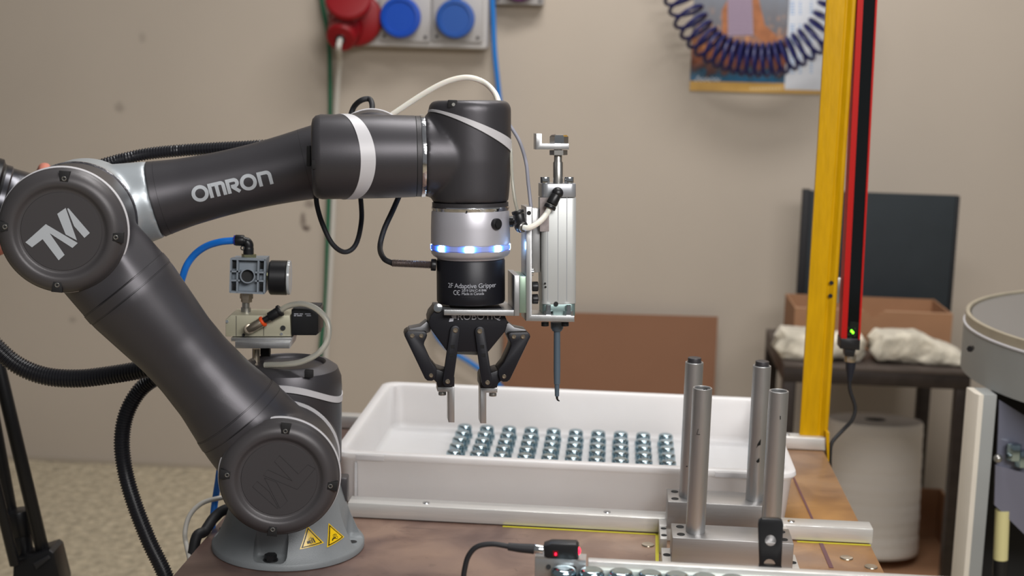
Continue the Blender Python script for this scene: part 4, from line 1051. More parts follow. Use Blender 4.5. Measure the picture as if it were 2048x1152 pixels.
hose('black_cable', [PY(700, 235, YF + .06), PY(708, 214, YF + .06), PY(722, 201, YF + .05), PY(738, 198, YF + .05), PY(744, 208, YF + .04), PY(744, 225, YF + .03)], .0033, M_RUB, 'short black cable loop poking up behind the wrist', 'cable')

# ================================================================== CORRUGATED HOSES
def corrugated(pts, r, pitch, label):
    P = resample(smooth_pts(pts, 16), pitch / 4)
    return single('corrugated_hose', B().tube(P, r, 20, rf=lambda L, i: (r, r, r * .86, r * .86)[i % 4]), mat('corrugated_black', (30, 30, 34), .35), label, 'hose', sharp=50)
corrugated([PY(160, 348, 1.69), PY(200, 331, 1.69), PY(250, 317, 1.695), PY(300, 307, 1.70), PY(360, 301, 1.70), PY(420, 297, 1.70), PY(480, 294, 1.70), PY(540, 291, 1.70), PY(600, 292, 1.70)], .0074, .0034, 'black corrugated hose lying along the top of the forearm')
corrugated([PY(95, 452, 1.60), PY(20, 452, 1.65), PY(-60, 478, 1.67), PY(-100, 545, 1.67), PY(-70, 625, 1.66), PY(-12, 690, 1.66), PY(35, 730, 1.66), PY(90, 752, 1.66), PY(155, 757, 1.66), PY(220, 750, 1.66), PY(290, 738, 1.66), PY(370, 722, 1.66)], .0111, .0036, 'black corrugated hose running level behind the upper arm')
corrugated([PY(360, 740, 1.695), PY(320, 752, 1.695), PY(282, 778, 1.695), PY(254, 825, 1.69), PY(244, 880, 1.685), PY(250, 940, 1.68), PY(268, 1005, 1.67), PY(297, 1080, 1.66), PY(332, 1155, 1.65), PY(352, 1230, 1.64), PY(362, 1400, 1.62), PY(350, 1600, 1.60)], .0100, .0034, 'black corrugated hose drooping down past the bench edge')

# ================================================================== VALVE AND REGULATOR ASSEMBLY
YV = 1.66
va = thing('pneumatic_valve', 'beige pneumatic valve with black coil on an aluminium bracket above the shoulder', 'valve', PY(520, 700, YV))
q = lambda L, y: [PY(a, b_, y) for a, b_ in L]
part('bracket', B().prism(q([(470, 683), (581, 683), (579, 697), (470, 697)], YV - .030), V((0, .050, 0)), .0006), M_ALU, va)
part('bracket_top', B().prism(q([(462, 676), (584, 675.5), (583, 682.5), (462, 683)], YV - .026), V((0, .044, 0)), .0004), M_ALU, va)
part('post', B().cyl(PY(512, 697, YV), V((PY(512, 697, YV).x, YV, zt - .008)), .0045, n=16), M_BRASS, va)
b = B(); b.cyl(PY(522, 703, YV + .01), PY(540, 703, YV + .01), .006, n=20); part('clamp', b, M_SEAM, va)
part('valve_body', B().prism(q([(451, 639), (462, 630), (580, 631), (582, 673), (451, 673)], YV - .022), V((0, .040, 0)), .0008), M_TAN, va)
part('seam', B().prism(q([(472, 632), (472.8, 632), (472.8, 672), (472, 672)], YV - .0225), V((0, .0008, 0))), M_GREYD, va)
part('seam', B().prism(q([(527, 632), (527.8, 632), (527.8, 672), (527, 672)], YV - .0225), V((0, .0008, 0))), M_GREYD, va)
part('coil', B().prism(q([(582.5, 620), (589, 617), (632, 618), (637, 624), (637, 667), (632, 671), (582.5, 671)], YV - .024), V((0, .044, 0)), .0014), M_BLKP, va, 'black coil housing')
part('coil_top', B().prism(q([(587, 616), (636, 617), (634, 624), (589, 624)], YV - .022), V((0, .040, 0)), .001), M_RUB, va)
part('coil_nut', B().cyl(PY(637, 648, YV - .002), PY(642, 648, YV - .002), .0095, n=20, bev=.0008), M_BLKP, va)
for (x, y, r_) in ((566, 656, .0030), (487, 670, .0018), (454, 643, .0018), (563, 668, .0016)):
    b = B(); b.cyl(PY(x, y, YV - .0221), PY(x, y, YV - .0232), r_, n=16); part('screw', b, M_HOLE if r_ > .0017 and x != 454 else M_CHR, va)
cpb = B()
for (xa_, xb_, yy_) in ((588, 597, 627), (599, 606, 627), (610, 621, 627), (588, 592, 630.5), (594, 604, 630.5), (613, 622, 630.5)):
    cpb.prism([PY(xa_, yy_, YV - .0243), PY(xb_, yy_, YV - .0243), PY(xb_, yy_ + 1.8, YV - .0243), PY(xa_, yy_ + 1.8, YV - .0243)], V((0, .0002, 0)))
part('coil_print', cpb, M_PRINT, va, kind='stuff')
b = B(); b.cyl(PY(512, 628, YV - .006), PY(512, 634, YV - .006), .0055, n=16); part('manual_knob', b, M_BLKP, va)
# angled metal fitting with orange ring
vf = thing('angled_fitting', 'nickel angled fitting with orange ring and black push-in end on the valve', 'fitting', PY(510, 655, YV - .03))
b = B(); b.cyl(PY(498, 658, YV - .0225), PY(498, 658, YV - .034), .0060, n=24, bev=.0006); b.cyl(PY(496, 660, YV - .030), PY(524, 644, YV - .030), .0056, n=24, bev=.0008)
part('body', b, M_BRASS, vf)
b = B(); b.cyl(PY(523.5, 644.5, YV - .030), PY(528, 641.5, YV - .030), .0066, n=24, bev=.0008); part('orange_ring', b, M_ORNG, vf, 'bright orange ring')
b = B(); b.cyl(PY(527, 641.5, YV - .030), PY(540, 634, YV - .030), .0036, n=20); b.cyl(PY(539, 634.5, YV - .030), PY(559, 622, YV - .030), .0058, n=24, bev=.0008); b.cyl(PY(557, 623, YV - .030), PY(562, 620, YV - .030), .0070, n=24, bev=.0005)
part('push_in_end', b, M_BLKP, vf)
hose('air_hose', [PY(560, 621, YV - .03), PY(580, 611, YV - .034), PY(608, 608, YV - .04), PY(636, 620, YV - .045), PY(656, 646, YV - .05), PY(655, 680, YV - .055), PY(637, 706, YV - .06), PY(605, 723, YV - .062), PY(570, 729, YV - .06), PY(530, 730, YV - .05)], .0034, M_CLEAR, 'clear hose looping from the valve over the robot shoulder')
# air regulator block
rg = thing('air_regulator', 'square grey ribbed air regulator standing on the valve', 'regulator', PY(495, 590, YV))
x0, x1, y0_, y1_ = 461, 531, 515, 588
part('back_plate', B().prism(q([(x0 + 2, y0_ + 3), (x1, y0_ + 3), (x1 - 3, y1_), (x0, y1_ - 2)], YV - .010), V((0, .028, 0)), .0006), M_REG, rg)
def bar_(xa, ya, xb, yb, w_=.0010):
    a, c = PY(xa, ya, YV - .018), PY(xb, yb, YV - .018); t_ = (c - a).normalized(); n_ = V((-t_.z, 0, t_.x)) * w_
    return B().prism([a + n_, c + n_, c - n_, a - n_], V((0, .0085, 0)))
for L in [(462, 518, 531, 520), (459, 584, 528, 587), (462, 517, 460, 585), (530, 519, 528, 587), (475, 518, 474, 586), (517, 519, 515, 586), (461, 543, 480, 543), (461, 561, 480, 561), (510, 545, 530, 545), (510, 562, 530, 562)]:
    part('rib', bar_(*L), M_REG, rg)
part('bore', B().pipe(PY(495, 552, YV - .010), PY(495, 552, YV - .0195), .0088, .0072, 32), M_REG, rg)
part('bore_inside', B().cyl(PY(495, 552, YV - .0102), PY(495, 552, YV - .013), .0072, n=24), M_HOLE, rg)
for (x, y) in ((468, 530), (524, 531), (467, 574), (522, 575)):
    part('screw_recess', B().prism(q([(x - 4, y - 7), (x + 4, y - 7), (x + 4, y + 7), (x - 4, y + 7)], YV - .0115), V((0, .002, 0)), .0003), M_HOLE, rg)
part('lower_fitting', B().hexa(PY(493, 588, YV), PY(493, 597, YV), .0078), M_BRASS, rg)
part('lower_fitting', B().hexa(PY(493, 597, YV), PY(493, 604, YV), .0066), M_BRASS, rg)
b = B(); b.lathe([(0, 0), (.0058, 0), (.0058, .008), (.0045, .0085), (.0045, .014), (0, .014)], PY(492, 628, YV), (0, 0, 1), 24); part('coupling', b, M_STEEL, rg)
part('upper_fitting', B().hexa(PY(498, 516, YV), PY(498, 508, YV), .0086), mat('yellow_zinc', (170, 168, 132), .3, .9), rg)
ga = thing('pressure_gauge', 'black round pressure gauge seen from the side on the regulator', 'gauge', PY(557, 555, YV))
part('case', B().lathe([(0, 0), (.0185, 0), (.0205, .002), (.0205, (PY(575, 555, YV) - PY(539, 555, YV)).length - .001), (0, (PY(575, 555, YV) - PY(539, 555, YV)).length - .001)], PY(539, 555, YV), V((1, .05, .0)), 48), M_BLKP, ga)
part('glass', B().lathe([(.0, .0002), (.0200, .0002), (.0206, .0012), (.0200, .0035), (.0, .0042)], PY(575, 555, YV), V((1, .05, .0)), 48), M_GAUGE, ga)
part('stem', B().hexa(PY(531, 554, YV), PY(539, 554.5, YV), .0052), MATS['yellow_zinc'], ga)
# elbow for the blue hose
bf = thing('hose_fitting', 'black right-angle fitting taking the blue hose on top of the regulator', 'fitting', PY(497, 495, YV))
b = B(); b.tube(smooth_pts([PY(497, 508, YV), PY(497, 496, YV), PY(497, 489, YV), PY(493, 484, YV), PY(484, 481, YV), PY(475, 480, YV)], 5), .0058, 18, rf=lambda L, i: .0062 if i < 6 else .0058 if i < 16 else .0052 + .0008 * (i > 19)); part('elbow', b, M_BLKP, bf)
b = B(); b.cyl(PY(471, 480.5, YV), PY(488, 481, YV), .0066, n=24, bev=.0006); part('body', b, M_BLKP, bf)
b = B(); b.cyl(PY(468.5, 480.5, YV), PY(471, 480.5, YV), .0060, n=24); part('release_ring', b, mat('ring_blue', (40, 44, 130), .4), bf)
b = B(); b.pipe(PY(485.5, 496, YV - .006), PY(485.5, 496, YV + .006), .0028, .0014); part('eyelet', b, M_BLKP, bf)
hose('blue_hose', [PY(470, 481, YV), PY(440, 484, YV), PY(410, 494, YV + .005), PY(385, 514, YV + .01), PY(368, 545, YV + .01), PY(360, 600, YV + .02), PY(385, 700, 1.70), PY(430, 820, 1.72), PY(442, 900, 1.72), PY(438, 950, 1.72), PY(429, 1010, 1.72), PY(424, 1060, 1.70)], .0042, M_BLUE, 'blue air hose curving from the regulator down behind the arm')
# cables at the foot of the base
zc = TZ0 + .006
hose('black_cable', [V((BX - .03, YS + .07, TZ0 + .035)), PY(460, 1016, 1.70), PY(430, 1034, 1.69), PY(410, 1062, 1.67), TW(-.4955, rd(PY(404, 1090, 1.65))[1], .796), TW(-.500, rd(PY(404, 1090, 1.65))[1] - .01, .70), TW(-.500, rd(PY(404, 1090, 1.65))[1] - .01, .5)], .0066, M_RUB, 'thick black cable bending behind the robot base', 'cable')
hose('grey_cable', [PY(470, 993, 1.72), PY(440, 996, 1.71), PY(405, 1006, 1.70), PY(380, 1030, 1.69), PY(370, 1065, 1.68), PY(374, 1095, 1.67), PY(390, 1125, 1.66)][:6] + [PY(384, 1135, 1.60)], .0030, M_CABW, 'light grey cable arching left of the robot base', 'cable')
b = B(); b.box(V((BX + .064, YS + .012, TZ0 + .070)), (.012, .02, .03), .002); part('base_connector', b, M_GREYD, robot)

# ================================================================== YELLOW POST AND LIGHT CURTAIN
dP = 2.168
po = thing('yellow_post', 'tall yellow square post standing at the back corner of the bench', 'post', PD(1628, 862, dP), -TYAW)
zP0 = TZ0 + .0206; aL = rd(PD(1600, 862, dP))[0]; aM = rd(PD(1640, 862, dP))[0]; aR = rd(PD(1656, 862, dP))[0]
prs = [TW(r_, d_, zP0) for r_, d_ in [(aL, dP), (aL + .003, dP - .0005), (aM - .004, dP - .0005), (aM - .002, dP + .001), (aM, dP + .001), (aR - .006, dP - .004), (aR - .002, dP - .004), (aR, dP - .001), (aR, dP + .010), (aL, dP + .010)]]
part('profile', B().prism(prs, V((0, 0, 2.9 - zP0)), .0), M_YEL, po, sharp=20)
part('foot_flange', B().prism([PD(x, y, 2.150) for x, y in [(1651.5, 864), (1659, 866), (1658, 925), (1655, 918)]], TDp * .03), M_YEL, po)
for (x, y) in ((1663, 566), (1661, 592)):
    c = PD(x, y, dP - .0045); b = B(); b.cyl(c - TDp * .0006, c + TDp * .001, .0032, n=16); part('bolt_hole', b, M_HOLE, po)
part('bracket', B().prism([PD(x, y, dP + .002) for x, y in [(1674, 556), (1682, 556), (1679, 606), (1672, 606)]], TDp * .01, .0005), M_STEEL, po)
lc = thing('light_curtain', 'slim red light curtain with dark window beside the yellow post', 'light curtain', PD(1700, 690, dP), -TYAW)
dC = dP - .005
bot = [PD(1682, 676, dC), PD(1720, 679, dC)]; topL = [PD(1718, -60, dC), PD(1766, -60, dC)]
def cbar(f0, f1, d0, dd, bev=.0, yb=None):
    a0, a1 = bot[0] + (bot[1] - bot[0]) * f0, bot[0] + (bot[1] - bot[0]) * f1
    c0_, c1_ = topL[0] + (topL[1] - topL[0]) * f0, topL[0] + (topL[1] - topL[0]) * f1
    # extend upward
    c0_ = a0 + (c0_ - a0) * 3; c1_ = a1 + (c1_ - a1) * 3
    return B().prism([p + TDp * d0 for p in (a0, a1, c1_, c0_)], TDp * dd, bev)
topL = [bot[0] + (topL[0] - bot[0]) * .5, bot[1] + (V(bot[1] - bot[0]) * 0) + ((topL[0] - bot[0]) * .5)]
part('housing', cbar(0, 1, .004, .026), M_RED, lc)
part('edge_rail', cbar(0, .29, -.002, .006), M_RED, lc); part('edge_rail', cbar(.90, 1, -.002, .006), M_RED, lc)
part('window', cbar(.29, .90, .001, .0028), M_GLASSB, lc, 'glossy dark window')
uz = V((0, 0, 1))
mid = lambda f: bot[0] + (bot[1] - bot[0]) * f
part('end_cap', B().prism([mid(-.03) - TDp * .004 - uz * .016, mid(1.0) - TDp * .004 - uz * .016, mid(1.0) - TDp * .004 + uz * .0, mid(.84) - TDp * .004, mid(.84) - TDp * .004 + uz * .0, mid(.36) - TDp * .004 , mid(-.03) - TDp * .004], TDp * .034, .0006), M_BLKP, lc)
part('end_plug', B().prism([mid(.22) - uz * .0162, mid(.82) - uz * .0162, mid(.76) - uz * .028, mid(.28) - uz * .028], TDp * .022, .001), M_BLKP, lc)
scn = part('display', B().prism([mid(.38) - TDp * .0005 + uz * .004, mid(.82) - TDp * .0005 + uz * .004, mid(.90) + (topL[0] - bot[0]).normalized() * .026 - TDp * .0005, mid(.44) + (topL[0] - bot[0]).normalized() * .026 - TDp * .0005], TDp * .001, 0), mat('display_black', (14, 22, 16), .3), lc)
for (x, y) in ((1703, 662), (1706, 665)):
    b = B(); b.sphere(PD(x, y, dC - .001), .0016, n=10, sc=(1, .5, 1.3)); part('green_led', b, M_GRNL, scn, 'lit green mark')
for (x, y) in ((1697, 656), (1710, 657), (1697, 669), (1709, 672), (1701, 675)):
    b = B(); b.sphere(PD(x, y, dC - .001), .0007, n=8); part('small_mark', b, mat('dim_green', (40, 110, 40), .5), scn)
b = B(); b.lathe([(0, 0), (.0085, 0), (.0090, .003), (.0090, .009), (.008, .012), (0, .012)], PD(1700, 723, dC + .012), (0, 0, 1), 24); part('connector_ring', b, M_BRASS, lc)
b = B(); b.lathe([(0, 0), (.004, 0), (.0052, .010), (.0074, .020), (.0080, .029), (0, .029)], PD(1699, 761, dC + .012), (0, 0, 1), 24); part('connector_sleeve', b, mat('dark_blue_black', (26, 30, 42), .5), lc)
hose('curtain_cable', [PD(1699, 758, dC + .012), PD(1700, 780, dC + .012), PD(1710, 815, dC + .012), PD(1704, 840, dC + .01), PD(1684, 862, dC + .01), PD(1664, 885, dC + .0), PD(1660, 910, dC), PD(1660, 945, dC + .01), PD(1660, 1000, dC + .02)], .0030, M_RUB, 'black cable hanging from the light curtain down past the bench', 'cable')

# ================================================================== SHELF TABLE AND WHAT STANDS ON IT
SZ = .60; sr0, sr1, sd0, sd1 = .452, .936, 3.71, 4.19
sh = thing('steel_stand', 'dark steel low table against the wall, rags and box on it', 'table', TW((sr0 + sr1) / 2, (sd0 + sd1) / 2, 0), -TYAW)
part('top', B().tbox(sr0, sr1, sd0, sd1, SZ - .012, SZ, .002), mat('shelf_top_steel', (92, 82, 76), .5, .4, var=.2, vscale=15), sh)
b = B(); part('front_apron', b.tbox(sr0, sr1, sd0 + .002, sd0 + .03, SZ - .050, SZ - .0122, .001), M_STEELD, sh)
part('side_apron', B().tbox(sr0, sr0 + .03, sd0 + .031, sd1, SZ - .050, SZ - .0122, .001), M_STEELD, sh)
part('side_apron', B().tbox(sr1 - .03, sr1, sd0 + .031, sd1, SZ - .050, SZ - .0122, .001), M_STEELD, sh)
for r_ in (sr0, sr1 - .035):
    for d_ in (sd0, sd1 - .035): part('leg', B().tbox(r_, r_ + .035, d_, d_ + .035, 0, SZ - .0502, .001), M_STEELD, sh)
# open cardboard box
dB0 = 3.93; fl_ = PD(1590, 619, dB0); frr = PD(1906, 626, dB0); ztop = (fl_.z + frr.z) / 2
bl_ = rd(PZ(1566, 577, ztop)); dB1 = min(4.17, bl_[1]); r0_, r1_ = rd(fl_)[0], rd(frr)[0]
cb = thing('cardboard_box', 'open cardboard storage box with finger notch on the steel table', 'box', TW((r0_ + r1_) / 2, (dB0 + dB1) / 2, SZ), -TYAW)
nr = rd(PD(1748, 620, dB0))[0]; th = .006
fp = [(r0_, SZ + .001), (r1_, SZ + .001), (r1_, ztop)] + [(nr + .028, ztop), (nr + .020, ztop - .006)] + [(nr + .014 * cos(radians(a)), ztop - .008 - .012 * sin(radians(a))) for a in range(0, 181, 30)] + [(nr - .020, ztop - .006), (nr - .028, ztop), (r0_, ztop)]
part('front_panel', B().prism([TW(r_, dB0, z_) for r_, z_ in fp], TDp * th, .0), M_CARD, cb)
for e0, e1 in ((r0_, nr - .029), (nr + .029, r1_)):
    part('panel_edge_highlight', B().tbox(e0, e1, dB0 - .0004, dB0 + th + .0002, ztop + .0001, ztop + .0022), M_CARDE, cb)  # paler strip paints in the highlight along the panel's top edge
part('back_panel', B().tbox(r0_, r1_, dB1 - th, dB1, SZ + .001, ztop), M_CARD, cb)
part('side_panel', B().tbox(r0_, r0_ + th, dB0 + th + .0005, dB1 - th - .0005, SZ + .001, ztop), M_CARD, cb)
part('side_panel', B().tbox(r1_ - th, r1_, dB0 + th + .0005, dB1 - th - .0005, SZ + .001, ztop), M_CARD, cb)
part('bottom_panel', B().tbox(r0_ + th + .0005, r1_ - th - .0005, dB0 + th + .0005, dB1 - th - .0005, SZ + .001, SZ + .005), M_CARD, cb)
# dark framed board behind
dD = 4.20; a1 = PD(1607, 380, dD); a2 = PD(1921, 389, dD); zD = (a1.z + a2.z) / 2
bd = thing('display_board', 'dark charcoal framed board leaning against the wall behind the cardboard box', 'board', TW(rd(a1)[0] + .2, dD, SZ), -TYAW)
R0, R1 = rd(a1)[0], rd(a2)[0]
part('panel', B().tbox(R0 + .022, R1 - .010, dD + .004, dD + .03, SZ - .0, zD - .004, .001), M_BOARD, bd)
part('side_rail', B().tbox(R0, R0 + .0215, dD, dD + .034, SZ - .0, zD, .002), M_RUB, bd); part('side_rail', B().tbox(R1 - .0095, R1, dD, dD + .034, SZ - .0, zD - .004, .002), M_RUB, bd)
# rags
def rag(name, x0, x1, y0, y1, d, label, seed, taper):
    c = PD((x0 + x1) / 2, (y0 + y1) / 2, d); hw = (PD(x1, y1, d) - PD(x0, y1, d)).length / 2; hh = (PD(x0, y0, d).z - PD(x0, y1, d).z) / 2
    zc = SZ + .001
    t = bmesh.new(); bmesh.ops.create_grid(t, x_segments=90, y_segments=60, size=1.0)
    for v in t.verts:
        u, a = v.co.x, v.co.y * pi * 1.0
        flat = 1 - max(0, abs(u) - .86) / .14 * .55
        hk = hh * (1 - taper * max(0, u + .1) * .7)
        # rolled, folded cloth: cross section is a flattened rounded spiral
        rr = 1 + .10 * sin(a * 2 + u * 3 + seed) + .12 * noise.noise(V((u * 3, cos(a) * 1.6, sin(a) * 1.6 + seed))) + .05 * noise.noise(V((u * 9, cos(a) * 4, sin(a) * 4 + seed)))
        sx = math.copysign(abs(cos(a)) ** .7, cos(a)); sz = math.copysign(abs(sin(a)) ** .62, sin(a)) * (1 - .10 * max(0, sin(a)) * (.5 + .5 * sin(u * 11 + seed)))
        y = .055 * rr * sx * flat; z = hk * rr * sz * flat
        x = u * hw * (1 + .05 * noise.noise(V((sx, sz, seed)))) + .006 * sin(a * 3)
        v.co = TW(rd(c)[0] + x, d + y, zc + max(0.0, hk * .98 + z))
    bmesh.ops.remove_doubles(t, verts=t.verts[:], dist=1e-5)
    bmesh.ops.holes_fill(t, edges=[e for e in t.edges if len(e.link_faces) == 1])
    q_ = B(); q_.bm.free(); q_.bm = t
    bmesh.ops.recalc_face_normals(t, faces=t.faces[:])
    return single(name, q_, M_CLOTH, label, 'rag', rot=-TYAW, sharp=70)
rag('rag', 1549, 1727, 667, 724, 3.80, 'folded white rag on the steel table, partly behind the yellow post', 1.3, 0)
rag('rag', 1740, 1932, 668, 734, 3.80, 'stained folded white rag on the steel table, right of the light curtain', 4.1, .9)

# ================================================================== PAPER ROLL, BOX ON FLOOR, CARDBOARD SHEET
rl = rd(PZ(1752, 1143, 0)); rc_ = V(TW(rl[0] + .005, 3.90 + .06, 0)); RR = .132
pr = thing('paper_roll', 'large white roll of wiping paper standing under the steel table', 'paper roll', rc_)
cyz = PZ(1752, 1143, 0)
hgt = .375; RAX = V((0, sin(radians(6)), cos(radians(6)))); rc_ = rc_ + V((0, 0, .014))
part('roll', B().lathe([(.030, .001), (RR - .003, .001), (RR, .004)] + [(RR * (1 + .006 * sin(k * 1.9) + .004 * sin(k * .7)), .01 + (hgt - .02) * k / 40) for k in range(41)] + [(RR - .003, hgt), (.030, hgt), (.030, .001)], rc_, RAX, 80), M_PAPER, pr, sharp=60)
part('core', B().pipe(rc_ + RAX * .0015, rc_ + RAX * (hgt + .0005), .0298, .027), M_HOLE, pr)  # core tube coloured near black for the shade inside the hole
bx2 = thing('flat_box', 'low open cardboard box on the floor around the paper roll', 'box', TW(.82, 4.0, 0), -TYAW)
part('bottom_panel', B().tbox(.68, .985, 3.80, 4.14, -.0, .0008), M_CARD, bx2)
part('side_panel', B().tbox(.979, .985, 3.80, 4.14, .001, .15), M_CARD, bx2); part('back_panel', B().tbox(.68, .978, 4.134, 4.14, .001, .15), M_CARD, bx2)
dK = 4.42; k1, k2 = PD(1008, 622, dK), PD(1436, 634, dK)
single('cardboard_sheet', B().prism([V((k1.x, k1.y, .001)) , V((k2.x, k2.y, .001)), k2, k1], TDp * .008, 0), M_CARD2, 'large brown cardboard sheet leaning on the wall behind the tray', 'cardboard sheet')

# ================================================================== WALL: SOCKETS, HOSES, CALENDAR, COILED HOSE
dW = 4.468
W_ = lambda px, py, o=0.0: PD(px, py, dW - o)
def wbox(x0, y0, x1, y1, o0, o1, bev=.0, rollfix=True):
    """box lying on the wall between two pixel corners, o0..o1 proud of it"""
    a = rd(W_(x0, y0, o1)); c = rd(W_(x1, y1, o1))
    return B().tbox(a[0], c[0], dW - o1, dW - o0, c[2], a[2], bev)
ZR = lambda px, py, o: rd(W_(px, py, o))
sbx = thing('socket_box', 'grey wall socket box with one red and two blue round sockets', 'socket box', TW(ZR(860, 90, .0)[0], dW, ZR(860, 90, 0)[2]), -TYAW)
za = ZR(860, 96, .09)[2]
xa, xb = ZR(655, 50, .09)[0], ZR(975, 50, .09)[0]
part('case', B().tbox(xa + .008, xb, dW - .085, dW, za, za + .42, .012), M_SOCKW, sbx)
def sock(px0, px1, pyb, cx, cy, rpx, m_, lab):
    r0, r1 = ZR(px0, 50, .1)[0], ZR(px1, 50, .1)[0]; zb_ = ZR((px0 + px1) / 2, pyb, .1)[2]
    f = part('socket_plate', B().tbox(r0, r1, dW - .095, dW - .0855, zb_, zb_ + (r1 - r0) * 1.02, .006), M_SOCK, sbx)
    for (u, v) in ((.1, .1), (.9, .1), (.1, .92), (.9, .92)):
        b = B(); c = TW(r0 + (r1 - r0) * u, dW - .0955, zb_ + (r1 - r0) * v); b.cyl(c, c - TDp * .002, .005, n=12); part('screw', b, M_GREYD, f)
    c = W_(cx, cy, .095); R_ = rpx * 4.5 / FPX
    lid = part('lid', B().lathe([(R_ * .93, 0), (R_ * .95, .018), (R_, .020), (R_, .036), (R_ * .94, .040), (R_ * .80, .041), (R_ * .76, .036), (0, .036)], c, -TDp, 48), m_, sbx, lab)
    b = B(); b.box(c - TDp * .012 + V((0, 0, R_ * 1.05)), (.028, .024, .03), .003, TM); part('hinge', b, m_, lid)
sock(758, 861, 84, 804, 35, 39, M_BLUP, 'bright blue socket lid'); sock(863, 966, 85, 913, 38, 37, M_BLUP2, 'faded blue socket lid')
part('socket_plate', B().tbox(ZR(668, 50, .1)[0], ZR(755, 50, .1)[0], dW - .095, dW - .0855, ZR(700, 80, .1)[2], ZR(700, 80, .1)[2] + .165, .006), M_SOCK, sbx)
c = W_(712, 38, .095)
part('socket_ring', B().lathe([(0, 0), (.082, 0), (.084, .004), (.080, .022), (.066, .03), (0, .03)], c, -TDp, 40), M_REDP, sbx, 'red socket flange')
part('lid', B().lathe([(0, 0), (.062, 0), (.068, .006), (.070, .02), (.064, .028), (.048, .030), (0, .031)], W_(698, 5, .16), V((0.0, -.62, .35)), 40), M_REDP, sbx, 'open red socket lid')
pgc = W_(700, 62, .14); dirp = V((-.12, -.86, -.5)).normalized()
pg = thing('power_plug', 'red power plug pushed into the red wall socket', 'plug', pgc)
part('body', B().lathe([(0, -.045), (.052, -.045), (.055, -.03), (.052, .0), (.045, .012), (.046, .016), (.046, .040), (.040, .048), (.018, .050), (0, .050)], W_(688, 62, .14), dirp, 36), M_REDP, pg)
part('cable_gland', B().lathe([(0, .049), (.016, .049), (.014, .054), (0, .054)], W_(688, 62, .14), dirp, 20), M_BLKP, pg)
pe = W_(688, 62, .14) + dirp * .052
hose('power_cable', [pe, pe + dirp * .02 + V((0, 0, -.015)), W_(679, 120, .11), W_(675, 170, .06), W_(671, 260, .03), W_(667, 400, .02), W_(660, 560, .02), W_(652, 700, .02), W_(645, 850, .02), W_(643, 940, .02)], .0085, M_CABW, 'greyish white power cable hanging from the red plug', 'cable')
hose('green_cable', [W_(636, -60, .02), W_(645, 10, .02), W_(656, 70, .02), W_(660, 140, .02), W_(660, 300, .015), W_(656, 450, .015), W_(651, 600, .015), W_(641, 700, .015), W_(632, 850, .015), W_(630, 940, .015)], .0062, M_GREEN, 'green cable hanging on the wall left of the white one', 'cable')
hose('blue_hose', [W_(981, -60, .05), W_(986, 20, .05), W_(989, 100, .05), W_(996, 170, .05), W_(1003, 240, .05), W_(1008, 340, .05), W_(985, 460, .06), W_(915, 560, .07), W_(872, 630, .08), W_(872, 668, .08), W_(898, 698, .08), W_(940, 725, .08), W_(975, 750, .08), W_(1005, 778, .08), W_(1040, 830, .08), W_(1058, 890, .06), W_(1062, 950, .05)], .0078, mat('sky_blue_hose', (24, 116, 196), .4), 'blue hose hanging on the wall behind the robot wrist')
s2x = thing('socket_box', 'small grey socket box with purple socket at the top edge', 'socket box', W_(1040, -5), -TYAW)
z2 = ZR(1040, 9, .06)[2]
part('case', B().tbox(ZR(992, 0, .06)[0], ZR(1087, 0, .06)[0], dW - .06, dW, z2, z2 + .16, .004), M_SOCK, s2x)
part('lid', B().lathe([(0, 0), (.052, 0), (.054, .02), (.048, .026), (0, .026)], TW(ZR(1038, 0, .06)[0], dW - .06, z2 + .06), -TDp, 36), M_PURP, s2x, 'dark purple socket lid')
for px in (997, 1080):
    b = B(); c = TW(ZR(px, 0, .06)[0], dW - .0605, z2 + .012); b.cyl(c, c - TDp * .002, .005, n=12); part('screw', b, M_GREYD, s2x)

